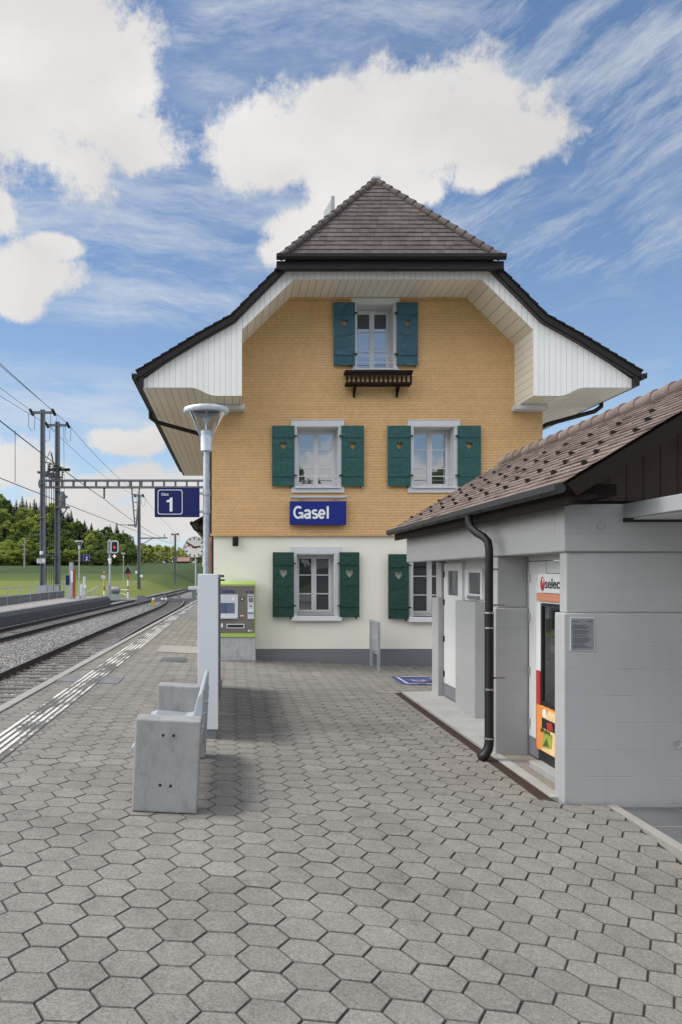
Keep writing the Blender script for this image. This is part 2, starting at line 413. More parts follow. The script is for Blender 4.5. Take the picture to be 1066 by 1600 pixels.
def galv_mat(name, c, rough=0.45, metal=0.6):
    m, nt, b = newmat(name); v = ocoord(nt)
    vo = nt.nodes.new('ShaderNodeTexVoronoi'); vo.inputs['Scale'].default_value = 28; nt.links.new(v, vo.inputs['Vector'])
    n1 = noise(nt, v, 7, 4)
    f = math_(nt, 'ADD', 0.78, math_(nt, 'ADD', math_(nt, 'MULTIPLY', sep(nt, vo.outputs['Color'])[0], 0.22), math_(nt, 'MULTIPLY', n1, 0.24)))
    nt.links.new(mixc(nt, 1.0, c, f, 'MULTIPLY'), b.inputs['Base Color'])
    b.inputs['Metallic'].default_value = metal; b.inputs['Roughness'].default_value = rough
    return m

def stained_concrete(name, c):
    m, nt, b = newmat(name); v = ocoord(nt)
    n1 = noise(nt, v, 1.0, 6, 0.75, (8, 8, 4.5)); n2 = noise(nt, v, 3.0, 5, 0.65); n3 = noise(nt, v, 90, 3); n4 = noise(nt, v, 1.0, 6, 0.75, (9, 9, 4.0))
    st = ramp(nt, n4, [(0.50, 1.0), (0.74, 0.62)])
    f = math_(nt, 'ADD', 0.38, math_(nt, 'ADD', math_(nt, 'MULTIPLY', n1, 0.40), math_(nt, 'ADD', math_(nt, 'MULTIPLY', n2, 0.45), math_(nt, 'MULTIPLY', n3, 0.30))))
    vo = nt.nodes.new('ShaderNodeTexVoronoi'); vo.inputs['Scale'].default_value = 42; nt.links.new(v, vo.inputs['Vector'])
    pit = ramp(nt, vo.outputs['Distance'], [(0.06, 0.45), (0.13, 1.0)])
    f = math_(nt, 'MULTIPLY', math_(nt, 'MULTIPLY', f, st), pit)
    nt.links.new(mixc(nt, 1.0, c, f, 'MULTIPLY'), b.inputs['Base Color']); b.inputs['Roughness'].default_value = 0.8
    nt.links.new(bump(nt, math_(nt, 'ADD', n3, pit), 0.3, 0.004), b.inputs['Normal'])
    return m

def worn_paint(name, c, under, wear=0.5, sc=(2.2, 2.2, 2.2)):
    m, nt, b = newmat(name); v = ocoord(nt)
    w = math_(nt, 'ADD', math_(nt, 'MULTIPLY', noise(nt, v, 1.0, 4, 0.6, sc), 0.6), math_(nt, 'MULTIPLY', noise(nt, v, 22, 4, 0.7), 0.4))
    k = ramp(nt, w, [(wear-0.02, 1.0), (wear+0.03, 0.0)])
    n = noise(nt, v, 120, 2)
    col = mixc(nt, k, under, c)
    nt.links.new(mixc(nt, 1.0, col, math_(nt, 'ADD', 0.75, math_(nt, 'MULTIPLY', n, 0.5)), 'MULTIPLY'), b.inputs['Base Color']); b.inputs['Roughness'].default_value = 0.75
    return m

def shutter_mat(name, c, rough):
    m, nt, b = newmat(name); v = ocoord(nt)
    n1 = noise(nt, v, 1.0, 5, 0.6, (22, 22, 1.4)); n2 = noise(nt, v, 5, 4, 0.6); n3 = noise(nt, v, 1.0, 4, 0.7, (12, 12, 3))
    chip = ramp(nt, noise(nt, v, 17, 4, 0.7), [(0.70, 0.0), (0.74, 1.0)])
    f = math_(nt, 'ADD', 0.7, math_(nt, 'ADD', math_(nt, 'MULTIPLY', n1, 0.35), math_(nt, 'MULTIPLY', n2, 0.3)))
    col = mixc(nt, math_(nt, 'MULTIPLY', chip, 0.35), mixc(nt, 1.0, c, f, 'MULTIPLY'), (0.16, 0.24, 0.24))
    nt.links.new(col, b.inputs['Base Color'])
    nt.links.new(math_(nt, 'ADD', rough, math_(nt, 'MULTIPLY', math_(nt, 'SUBTRACT', n3, 0.5), 0.3), clamp=True), b.inputs['Roughness'])
    nt.links.new(bump(nt, math_(nt, 'ADD', math_(nt, 'MULTIPLY', n1, .5), math_(nt, 'MULTIPLY', n2, 1.6)), 0.7, 0.025), b.inputs['Normal'])
    return m

M = {}
M['shingle'] = shingle_mat()
M['cream'] = plain('cream_render', (0.80, 0.775, 0.68), 0.85, 0, 0.04, 1.6, 0.35, 120, fine=0.02)
M['plinth'] = plain('grey_plinth_paint', (0.17, 0.175, 0.195), 0.6, 0, 0.08, 3, 0.2, 90)
M['white_v'] = boards('white_vertical_boards', (0.82, 0.82, 0.80), 'X', 0.115, 0.4, 0.045, 0.5, 0.05, (30, 30, 1.5), 0.3, 0.03)
M['soffit_x'] = boards('cream_soffit_boards', (0.80, 0.77, 0.68), 'X', 0.16, 0.45, 0.05, 0.4, 0.05, (12, 1.2, 12), 0.3, 0.04)
M['soffit_z'] = boards('cream_upright_boards', (0.80, 0.775, 0.69), 'Z', 0.16, 0.45, 0.05, 0.4, 0.05, (12, 1.2, 12), 0.3, 0.04)
M['dark_metal'] = plain('dark_brown_metal', (0.018, 0.016, 0.0165), 0.5, 0.0, 0.15, 5, spec=.25)
M['dark_wood'] = plain('dark_stained_wood', (0.017, 0.012, 0.010), 0.8, 0, 0.25, 4, 0.4, 60, (8, 8, 1), spec=.15)
M['gable'] = boards('brown_stained_planks', (0.052, 0.029, 0.021), 'X', 0.15, 0.7, 0.06, 0.35, 0.3, (26, 26, 1.5), 0.5, 0.25)
M['tile_old'] = tinted('weathered_brown_tiles', (0.082, 0.067, 0.065), (0.118, 0.099, 0.095), 0.9, 7, ((0.33, 0.32, 0.28), 0.72), 0.3, 120)
M['tile'] = tinted('red_brown_tiles', (0.150, 0.112, 0.096), (0.232, 0.187, 0.166), 0.9, 7, ((0.34, 0.33, 0.28), 0.72), 0.3, 120)
M['paver'] = tinted('concrete_pavers', (0.174, 0.165, 0.147), (0.228, 0.217, 0.195), 0.88, 8, ((0.12, 0.11, 0.1), 0.70), 0.6, 115, 1.9)
M['joint'] = plain('joint_sand', (0.030, 0.026, 0.022), 0.95, 0, 0.3, 6, 0.4, 60)
M['curb'] = plain('concrete_kerb', (0.27, 0.26, 0.24), 0.85, 0, 0.12, 4, 0.3, 140)
M['slab'] = plain('concrete_floor', (0.31, 0.312, 0.30), 0.8, 0, 0.22, 2.6, 0.3, 110)
M['aggregate'] = tinted('exposed_aggregate', (0.22, 0.2, 0.17), (0.26, 0.24, 0.2), 0.9, 30, ((0.1, 0.08, 0.06), 0.6), 0.8, 90)
M['formwork'] = formwork_mat('painted_formwork_concrete', (0.385, 0.39, 0.39))
M['paint_w'] = plain('white_door_paint', (0.66, 0.67, 0.67), 0.4, 0, 0.04, 3)
M['frame_g'] = plain('light_grey_frame_paint', (0.60, 0.61, 0.63), 0.5, 0, 0.06, 6, 0.1, 60)
M['sash'] = plain('off_white_sash_paint', (0.66, 0.66, 0.67), 0.35, 0, 0.04, 6)
M['glass'] = glass_mat('window_glass', fac=0.34)
M['glass_d'] = glass_mat('dim_window_glass', (0.02, 0.02, 0.02), fac=0.07)
M['glass_up'] = glass_mat('attic_window_glass', fac=0.42)
M['shut_g'] = shutter_mat('green_shutter_paint', (0.006, 0.044, 0.031), 0.5)
M['shut_old'] = shutter_mat('glossy_green_shutter_paint', (0.020, 0.082, 0.072), 0.2)
M['shut_b'] = shutter_mat('glossy_petrol_shutter_paint', (0.02, 0.085, 0.11), 0.17)
M['iron'] = plain('black_iron', (0.016, 0.016, 0.018), 0.45, 0.4, 0.1, 8)
M['blue'] = plain('blue_sign_enamel', (0.009, 0.021, 0.20), 0.5, 0, 0.04, 3, spec=.3)
M['blue_n'] = plain('navy_sign_enamel', (0.008, 0.013, 0.10), 0.5, 0, 0.04, 3, spec=.3)
M['white_l'] = plain('white_lettering', (0.78, 0.80, 0.82), 0.4, 0, 0.03, 3)
M['grey_metal'] = plain('grey_painted_metal', (0.40, 0.415, 0.435), 0.45, 0.1, 0.05, 2)
M['silver'] = plain('silver_coated_steel', (0.60, 0.63, 0.66), 0.42, 0.1, 0.015, 1.2, fine=.01)
M['silver_d'] = plain('dark_silver_steel', (0.20, 0.215, 0.225), 0.5, 0.3, 0.08, 3)
M['galv'] = galv_mat('galvanised_steel', (0.42, 0.455, 0.50), 0.45, 0.55)
M['galv_l'] = galv_mat('light_galvanised_steel', (0.60, 0.65, 0.72), 0.4, 0.5)
M['mast'] = galv_mat('mast_steel', (0.15, 0.16, 0.18), 0.6, 0.3)
M['steel'] = plain('stainless_steel', (0.5, 0.5, 0.5), 0.3, 0.9, 0.06, 5)
M['bench_c'] = stained_concrete('stained_bench_concrete', (0.285, 0.285, 0.28))
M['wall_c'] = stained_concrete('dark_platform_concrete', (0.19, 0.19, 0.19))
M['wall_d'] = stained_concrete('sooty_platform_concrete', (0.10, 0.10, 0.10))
M['bench_m'] = plain('pale_blue_grey_bench_paint', (0.37, 0.41, 0.445), 0.4, 0.1, 0.06, 6)
M['rail'] = plain('rusty_rail_side', (0.045, 0.032, 0.026), 0.75, 0.2, 0.25, 8)
M['rail_t'] = plain('polished_rail_head', (0.33, 0.33, 0.34), 0.28, 0.9, 0.1, 6)
M['sleeper'] = plain('old_timber_sleeper', (0.135, 0.125, 0.115), 0.9, 0, 0.35, 5, 0.6, 50, (1, 6, 1))
M['ballast'] = ballast_mat()
M['meadow'] = ground_mat()
M['asphalt'] = plain('asphalt', (0.16, 0.16, 0.165), 0.9, 0, 0.12, 2, 0.3, 120)
M['tiles_d'] = plain('dark_floor_slabs', (0.105, 0.11, 0.115), 0.6, 0, 0.2, 3, 0.2, 80)
M['rust'] = plain('rusty_grate', (0.06, 0.038, 0.028), 0.8, 0.3, 0.35, 12, 0.4, 60)
M['line'] = worn_paint('worn_white_line', (0.62, 0.605, 0.56), (0.115, 0.11, 0.102), 0.505, (3.0, 1.0, 3.0))
M['line_d'] = plain('grey_strip_paint', (0.105, 0.10, 0.094), 0.85, 0, 0.25, 4, 0.3, 140)
M['bluemark'] = worn_paint('blue_ground_paint', (0.022, 0.045, 0.16), (0.17, 0.165, 0.155), 0.56)
M['whitemark'] = worn_paint('white_ground_paint', (0.5, 0.5, 0.5), (0.06, 0.08, 0.17), 0.52)
M['redmark'] = worn_paint('faded_red_ground_paint', (0.16, 0.04, 0.07), (0.03, 0.05, 0.2), 0.5)
M['brown_paint'] = plain('dull_brown_enamel', (0.165, 0.15, 0.125), 0.45, 0.1, 0.05, 4)
M['lime'] = plain('lime_green_enamel', (0.36, 0.50, 0.13), 0.4, 0, 0.05, 3)
M['conc_l'] = stained_concrete('light_machine_base', (0.40, 0.41, 0.42))
M['screen'] = glass_mat('machine_screen', (0.07, 0.10, 0.19), 0.03)
M['red'] = plain('red_enamel', (0.42, 0.03, 0.025), 0.4, 0, 0.08, 4)
M['red_s'] = plain('striped_red_paint', (0.38, 0.055, 0.03), 0.5, 0, 0.08, 4)
M['orange'] = plain('orange_print', (0.72, 0.27, 0.06), 0.4, 0, 0.10, 3)
M['salmon'] = plain('salmon_band', (0.62, 0.25, 0.14), 0.4, 0, 0.05, 3)
M['yellow'] = plain('yellow_plastic', (0.62, 0.38, 0.04), 0.5, 0, 0.1, 6)
M['black'] = plain('black_plastic', (0.012, 0.012, 0.014), 0.45, 0, 0.1, 6)
M['grey_p'] = plain('grey_cabinet', (0.36, 0.37, 0.38), 0.5, 0, 0.06, 3)
M['plaque'] = plain('grey_notice_plate', (0.21, 0.225, 0.25), 0.3, 0.1, 0.05, 4)
M['print'] = plain('dark_notice_print', (0.07, 0.075, 0.085), 0.5, 0, 0.05, 4)
M['clear'] = clear_mat('clear_lamp_glass', (.86, .88, .9), haze=0.05)
M['bark'] = plain('tree_bark', (0.10, 0.08, 0.06), 0.9, 0, 0.25, 2, 0.5, 20, (4, 4, 1))
M['leaf'] = leaf_mat('spring_leaves', (0.10, 0.15, 0.026), (0.36, 0.42, 0.085))
M['leaf_d'] = leaf_mat('dark_leaves', (0.045, 0.08, 0.02), (0.15, 0.21, 0.05))
M['leaf_y'] = leaf_mat('pale_leaves', (0.28, 0.33, 0.07), (0.58, 0.58, 0.17))
M['needle'] = leaf_mat('spruce_needles', (0.013, 0.029, 0.015), (0.038, 0.068, 0.028), 0.15)
M['clock_face'] = plain('white_clock_face', (0.88, 0.88, 0.88), 0.35, 0, 0.02, 3)
M['rust_panel'] = plain('rust_brown_board', (0.30, 0.11, 0.04), 0.6, 0, 0.15, 4)
M['barn_roof'] = plain('pinkish_barn_tiles', (0.25, 0.15, 0.13), 0.9, 0, 0.2, 2)
M['barn_wall'] = plain('dark_barn_timber', (0.07, 0.05, 0.04), 0.9, 0, 0.2, 2)
m, nt, b = newmat('red_signal_light'); b.inputs['Base Color'].default_value = (0.6, 0.01, 0.01, 1)
b.inputs['Emission Color'].default_value = (1, 0.04, 0.02, 1); b.inputs['Emission Strength'].default_value = 0.8; M['sig_red'] = m
m, nt, b = newmat('white_signal_light'); b.inputs['Base Color'].default_value = (0.7, 0.65, 0.55, 1)
b.inputs['Emission Color'].default_value = (1, 0.75, 0.5, 1); b.inputs['Emission Strength'].default_value = 0.7; M['sig_white'] = m

SUN = 2.3; SKY_SAT = 1.04; SKY_V = 1.2; FILL_BACK = 2.1; FILL_LEFT = 3.0; CLOUD = (.69, .678, .668); EXPO = 0.22
# ================================================================== THE SETTING
def poly_x(pts, y):
    if y <= pts[0][0]: return pts[0][1]
    for (a, xa), (c, xc) in zip(pts, pts[1:]):
        if y <= c:
            return xa+(xc-xa)*(y-a)/(c-a)
    return pts[-1][1]
def smooth_path(pts, step=1.0, y0=None, y1=None):       # Catmull-Rom through (y, x)
    out = []; n = len(pts)
    for i in range(n-1):
        p0 = pts[max(i-1, 0)]; p1 = pts[i]; p2 = pts[i+1]; p3 = pts[min(i+2, n-1)]
        k = max(2, int((p2[0]-p1[0])/step))
        for q in range(k):
            t = q/k
            def cr(a):
                m1 = (p2[a]-p0[a])/(p2[0]-p0[0])*(p2[0]-p1[0]); m2 = (p3[a]-p1[a])/(p3[0]-p1[0])*(p2[0]-p1[0])
                return (2*t**3-3*t*t+1)*p1[a]+(t**3-2*t*t+t)*m1+(-2*t**3+3*t*t)*p2[a]+(t**3-t*t)*m2
            out.append((p1[0]+(p2[0]-p1[0])*t, cr(1)))
    out.append((pts[-1][0], pts[-1][1]))
    return out
EDGE = [(-2, -3.20), (10, -3.02), (30, -2.70), (52, -2.36), (66, -2.1)]      # platform edge (y, x)
T1 = [(-4, -4.72), (18, -4.71), (33, -4.74), (48, -4.58), (58, -4.56), (69, -5.02), (81, -6.15), (91, -7.1), (102, -7.25)]
T2 = [(-4, -10.0), (28, -9.20), (62, -8.35), (90, -7.55), (128, -6.5), (170, -4.3), (230, 1.5), (300, 12)]
RZ = -0.47

EAST = [(66, -2.2), (100, -4.6), (130, -4.0), (170, -1.7), (230, 4.2), (300, 15)]
def ground_h(x, y):
    pts = [(-400, -1.0), (62, -0.85), (80, -0.42), (110, 0.40), (170, 1.85), (260, 4.75), (300, 6.0), (420, 6.2), (900, 9), (1500, 12)]
    z = pts[-1][1]
    for (a, za), (b, zb) in zip(pts, pts[1:]):
        if a <= y <= b:
            t = (y-a)/(b-a); z = za+(zb-za)*t; break
    # wooded rise on the left
    k = max(0, min(1, (y-262)/90)); k = k*k*(3-2*k)
    l = max(0, min(1, (-30-x*1.0-(y-262)*0.05)/45.0)); l = l*l*(3-2*l)
    z += 13*k*l
    if y > 62 and y < 90 and x > -11: z -= 0.25
    if 76 < y < 250:                                    # the line runs in a shallow cutting
        d = max(poly_x(T2, y)-2.6-x, x-poly_x(EAST, y)-.6, 0)
        z = min(z, -1.0+d*.42)
    return z
ys = [-400, -200, -100, -60, -30, -10, 5, 15, 25, 35, 45, 55, 62]+[62+3*i for i in range(1, 18)]+[115+5*i for i in range(0, 30)]+[262+10*i for i in range(0, 16)]+[440, 500, 600, 800, 1100, 1500]
ys = sorted(set(ys))
xs = sorted(set([-900, -600, -400, -300, -240, -200]+[-160+6*i for i in range(0, 23)]+[-24+1.5*i for i in range(0, 27)]+[20, 30, 45, 60, 90, 140, 200, 300, 500, 900]))
b_ = MB()
b_.v = [(x, y, ground_h(x, y)) for y in ys for x in xs]
nx = len(xs)
b_.f = [(j*nx+i, j*nx+i+1, (j+1)*nx+i+1, (j+1)*nx+i) for j in range(len(ys)-1) for i in range(nx-1)]
b_.t = [0.5]*len(b_.f)
tag(b_.build('ground', M['meadow'], smooth=True), 'rolling green meadow in bands of light and dark grass reaching the woods', 'ground', kind='structure')

# ballast bed: one sheet with an uneven top
random.seed(3)
b_ = MB(); rows = []
yy = 2.0
while yy < 300: rows.append(yy); yy += 0.45 if yy < 60 else 3.0
NXB = 34
for y in rows:
    e = poly_x(EDGE, y)-0.12 if y < 66 else poly_x(EAST, y)
    w = poly_x(T2, y)-(1.72 if y < 64 else 2.3)
    for i in range(NXB+1):
        x = w+(e-w)*i/NXB
        z = -0.66+random.uniform(-0.02, 0.02)
        d1 = abs(x-poly_x(T1, y)); d2 = abs(x-poly_x(T2, y))
        if d1 > 1.3 and d2 > 1.3: z += 0.06
        if i in (0, NXB) and y > 64: z -= 0.25
        if y > 90: z += min(0.0, 0)
        b_.v.append((x, y, z))
b_.f = [(j*(NXB+1)+i, j*(NXB+1)+i+1, (j+1)*(NXB+1)+i+1, (j+1)*(NXB+1)+i) for j in range(len(rows)-1) for i in range(NXB)]
b_.t = [0.5]*len(b_.f)
tag(b_.build('gravel', M['ballast'], smooth=True), 'grey crushed stone ballast between and under the two railway tracks', 'gravel', kind='stuff')

b_ = MB()
b_.add([(7.1, -60, -.29), (70, -60, -.6), (70, 60, -.6), (7.1, 60, -.29)], [(0, 1, 2, 3)]); b_.add([(-2.9, -60, -.02), (7.1, -60, -.29), (7.1, .25, -.29), (-2.9, .25, -.02)], [(0, 1, 2, 3)])
b_.add([(5.6, 13.0, -.288), (7.1, 13.0, -.289), (7.1, 40, -.289), (5.6, 40, -.288)], [(0, 1, 2, 3)])
tag(b_.build('yard', plain('pale_gravel_yard', (.33, .32, .30), .9, 0, .15, 2, .3, 60)), 'pale gravel yard added to bounce light beyond the shelter and the station house', 'yard', kind='structure')  # out-of-view ground, paled to bounce light up onto the soffits
# level crossing road
b_ = MB(); b_.box(-60, -10.2, 70.5, 76.5, -0.60, -0.47); b_.box(-10.2, 3.0, 70.5, 76.5, -0.64, -0.50)
tag(b_.build('road', M['asphalt']), 'narrow grey asphalt road crossing the tracks beyond the platforms', 'road', kind='structure')

# ---------------------------------------------------------------- hexagonal paving
random.seed(11)
s_h = 0.1419; ROW = s_h*math.sqrt(3); CXS = 1.5*s_h
hx0, hy0 = -0.766, 3.663                                # a surveyed corner: left end of a far edge
ox, oy = hx0+s_h*0.5, hy0-ROW/2                         # that stone's centre
def clip(poly, ax, lim, keep_less):
    out = []
    for i in range(len(poly)):
        p, q = poly[i], poly[(i+1) % len(poly)]
        ip = (p[ax] <= lim) if keep_less else (p[ax] >= lim); iq = (q[ax] <= lim) if keep_less else (q[ax] >= lim)
        if ip: out.append(p)
        if ip != iq:
            t = (lim-p[ax])/(q[ax]-p[ax]); out.append((p[0]+(q[0]-p[0])*t, p[1]+(q[1]-p[1])*t))
    return out
def inset(poly, d):
    cx = sum(p[0] for p in poly)/len(poly); cy = sum(p[1] for p in poly)/len(poly)
    r = min(math.hypot((p[0]-cx), (p[1]-cy)) for p in poly)
    k = max(0.2, 1-d/max(r*0.87, 0.02))
    return [(cx+(p[0]-cx)*k, cy+(p[1]-cy)*k) for p in poly]
def bounds(x, y):
    xmin = poly_x(EDGE, y)+0.17
    if y < 6.77: return xmin, 3.25
    if y < 13.1: return xmin, 2.70
    if y < 17.18: return xmin, 5.6
    return xmin, -0.46
b_ = MB()
for i in range(-16, 30):
    for j in range(-14, 212):
        cx = ox+i*CXS; cy = oy+j*ROW+(ROW/2 if i % 2 else 0)
        if cy < 0.9 or cy > 52: continue
        x0, x1 = bounds(cx, cy)
        if cx+s_h < x0 or cx-s_h > x1: continue
        poly = [(cx+s_h*math.cos(R(60*k)), cy+s_h*math.sin(R(60*k))) for k in range(6)]
        if cx-s_h < x0: poly = clip(poly, 0, x0, False)
        if len(poly) > 2 and cx+s_h > x1: poly = clip(poly, 0, x1, True)
        if len(poly) > 2 and cy-ROW/2 < 17.17 < cy+ROW/2 and cx > -0.4: poly = clip(poly, 1, 17.17, True)
        if len(poly) < 3: continue
        area = abs(sum(p[0]*q[1]-q[0]*p[1] for p, q in zip(poly, poly[1:]+poly[:1])))/2
        if area < 0.004: continue
        tint = min(1, max(0, random.gauss(0.5, 0.17)))
        if random.random() < 0.04: tint = min(1, max(0, tint+random.choice((-0.45, 0.3))))
        dz = random.gauss(0, 0.0011); tx = random.gauss(0, 0.004); ty = random.gauss(0, 0.004)
        def zz(p, d): return gz(p[0], p[1])+dz+tx*(p[0]-cx)+ty*(p[1]-cy)+d
        a = inset(poly, 0.0075); c = inset(poly, 0.0033+random.uniform(0, 0.0017)); n = len(poly)
        vs = [(p[0], p[1], zz(p, 0)) for p in a]+[(p[0], p[1], zz(p, -0.0050)) for p in c]+[(p[0], p[1], zz(p, -0.035)) for p in c]
        fs = [tuple(range(n))]+[(q, q+n, (q+1) % n+n, (q+1) % n) for q in range(n)]+[(q+n, q+2*n, (q+1) % n+2*n, (q+1) % n+n) for q in range(n)]
        b_.add(vs, fs, tint)
        b_.t[-2*n:] = [-.9]*(2*n)
tag(b_.build('pavement', M['paver'], tint=True), 'grey hexagonal concrete paving of the station forecourt and platform', 'paving', kind='structure')
# bedding under the stones
b_ = MB(); vs = []; rws = [0.2, 6.77, 13.1, 17.3]
def sheet(x0f, x1f, yl, z):
    n = 44
    for (ya, yb) in zip(yl, yl[1:]):
        va = []
        for y in (ya, yb):
            xa, xb = x0f(y), x1f(y)
            va += [(xa+(xb-xa)*k/n, y, gz(xa+(xb-xa)*k/n, y)+z) for k in range(n+1)]
        b_.add(va, [(k, k+1, k+n+2, k+n+1) for k in range(n)])
pe = lambda y: poly_x(EDGE, y)+0.02
sheet(pe, lambda y: 3.252, [0.2, 2, 3, 3.6, 4, 4.4, 4.8, 5.2, 5.6, 6, 6.77], -0.0095)
sheet(pe, lambda y: 2.705, [6.77, 10, 13.1], -0.0095)
sheet(pe, lambda y: 5.6, [13.1, 17.19], -0.0095)
sheet(pe, lambda y: -0.44, [17.19, 30, 45, 53], -0.0095)
tag(b_.build('paving_bed', M['joint']), 'dark sandy joints between the hexagonal paving stones', 'paving joints', kind='structure')
# platform edge
b_ = MB(); b2 = MB()
for k in range(0, 60):
    y0, y1 = 0.3+k*0.9, 0.3+(k+1)*0.9-0.006
    x0, x1 = poly_x(EDGE, y0), poly_x(EDGE, y1)
    w = 0.165; z = gz(-3)+0.012
    t = random.uniform(0.3, 0.7)
    vs = [(x0, y0, -0.9), (x0+w, y0, -0.9), (x1+w, y1, -0.9), (x1, y1, -0.9), (x0, y0, z-0.012), (x0+w, y0, z), (x1+w, y1, z), (x1, y1, z-0.012)]
    b_.add(vs, [(0,3,2,1),(4,5,6,7),(0,1,5,4),(1,2,6,5),(2,3,7,6),(3,0,4,7)], t)
tag(b_.build('platform_edge', M['curb'], bevel=0.008), 'pale concrete edge stones along the platform beside the near track', 'platform edge', kind='structure')
b2.box(-2.25, 3.4, 53.0, 53.2, -0.9, 0.09)
tag(b2.build('platform_end', M['curb']), 'low concrete end wall of the near platform', 'platform end', kind='structure')

# tactile guide strip
b_ = MB(); zt = lambda x: gz(x)+0.008
def strip(bm_, x0, x1, y0, y1, dz=0.0):
    n = max(1, int((y1-y0)/3))
    for k in range(n):
        ya = y0+(y1-y0)*k/n; yb = y0+(y1-y0)*(k+1)/n
        bm_.add([(x0, ya, gz(x0)+dz), (x1, ya, gz(x1)+dz), (x1, yb, gz(x1)+dz), (x0, yb, gz(x0)+dz)], [(0, 1, 2, 3)])
strip(b_, -2.50, -2.15, 4.5, 44, 0.006)
g = tag(b_.build('tactile_paving', M['line_d']), 'dark grey strip under the white guide lines along the platform', 'tactile paving', kind='structure')
b_ = MB()
for k in range(5):
    x = -2.50+k*0.0745
    strip(b_, x, x+0.040, 4.5, 44, 0.010)
g2 = b_.build('guide_line', M['line'], g); g2['label'] = 'five worn white guide lines'

# ---------------------------------------------------------------- shelter floor, kerb, drain
b_ = MB(); b_.box(2.82, 3.9, 8.75, 13.0, -0.3, -0.105)
tag(b_.build('floor', M['slab']), 'smooth pale concrete floor in front of the shelter doors', 'floor', kind='structure')
b_ = MB(); b_.box(2.82, 4.2, 6.98, 8.75, -0.3, -0.128)
tag(b_.build('gravel_floor', M['aggregate']), 'exposed aggregate floor of the recess with the snack machine', 'floor', kind='structure')
b_ = MB(); b_.box(2.815, 2.93, 6.9, 8.75, -0.3, -0.118)
tag(b_.build('floor_edge', M['slab']), 'pale concrete edging strip beside the rusty drain', 'floor edge', kind='structure')
b_ = MB(); b_.box(3.335, 9, 0.3, 6.775, -0.3, -0.175)
for k in range(9): pass
tag(b_.build('floor_slabs', M['tiles_d']), 'dark grey floor slabs under the grey canopy', 'floor slabs', kind='structure')
b_ = MB()
for k in range(1, 6): b_.box(3.34, 8, 6.775-k*0.52, 6.775-k*0.52+0.007, -0.1752, -0.1735)
for k in range(1, 6): b_.box(3.335+k*0.5, 3.342+k*0.5, 0.4, 6.77, -0.1752, -0.1732)
tag(b_.build('slab_joints', M['curb']), 'thin light joints between the dark floor slabs', 'slab joints', kind='structure')
b_ = MB(); b_.box(3.25, 3.335, 0.3, 6.775, -0.3, -0.150)
tag(b_.build('kerb', M['curb'], bevel=0.006), 'narrow pale kerb between hexagonal paving and dark slabs', 'kerb', kind='structure')
dr = thing('drain_channel', (2.76, 9.9, -0.13), 'long rusty drain grating set in the paving along the shelter', 'drain')
b_ = MB(); b_.box(2.700, 2.712, 6.80, 13.08, -0.2, -0.128); b_.box(2.803, 2.815, 6.80, 13.08, -0.2, -0.128); b_.box(2.713, 2.802, 6.80, 13.08, -0.2, -0.160)
b_.build('frame', M['rust'], dr)
b_ = MB()
y = 6.82
while y < 13.06:
    b_.box(2.712, 2.803, y, y+0.018, -0.15, -0.131); y += 0.032
for x in (2.735, 2.757, 2.779): b_.box(x-0.004, x+0.004, 6.81, 13.07, -0.15, -0.1325)
b_.build('grating', M['rust'], dr)

# covers let into the platform
def cover(name, x0, x1, y0, y1, mat, label, cat, grid=False):
    e = thing(name, ((x0+x1)/2, (y0+y1)/2, gz((x0+x1)/2)), label, cat)
    b_ = MB(); sl = lambda x: gz(x)+0.012
    vs = [(x0, y0, sl(x0)-.03), (x1, y0, sl(x1)-.03), (x1, y1, sl(x1)-.03), (x0, y1, sl(x0)-.03), (x0, y0, sl(x0)), (x1, y0, sl(x1)), (x1, y1, sl(x1)), (x0, y1, sl(x0))]
    b_.add(vs, [(4,5,6,7),(0,1,5,4),(1,2,6,5),(2,3,7,6),(3,0,4,7)])
    b_.build('plate', mat, e)
    b_ = MB()
    if grid:
        y = y0+0.03
        while y < y1-0.02: b_.box(x0+.02, x1-.02, y, y+.012, sl(x1)-0.004, sl(x0)+.004); y += 0.03
        b_.build('bars', M['silver_d'], e)
    else:
        for (a, c, d, f_) in ((x0-.02, x1+.02, y0-.02, y0), (x0-.02, x1+.02, y1, y1+.02), (x0-.02, x0, y0, y1), (x1, x1+.02, y0, y1)):
            zc = sl((a+c)/2); ha = TILT*(c-a)/2
            b_.obox(((a+c)/2, (d+f_)/2, zc-.01), ((c-a)/2, 0, -ha), (0, (f_-d)/2, 0), (0, 0, .011))
        b_.build('rim', M['silver_d'], e)
    return e
a = gp(100, 1067, .1); c = gp(150, 1057, .1)
cover('cable_cover', -2.86, -2.53, 12.5, 13.25, M['asphalt'], 'grey metal cover between the white guide lines and the track', 'cover')
cover('cable_cover', -2.12, -1.86, 12.5, 13.25, M['asphalt'], 'grey metal cover on the station side of the guide lines', 'cover')
cover('manhole_cover', -1.72, -0.80, 17.7, 19.3, M['curb'], 'wide pale concrete manhole cover beside the silver display board', 'cover')
cover('drain_grate', -1.50, -0.95, 15.9, 16.55, M['plinth'], 'small dark drain grate in front of the manhole cover', 'grate', True)

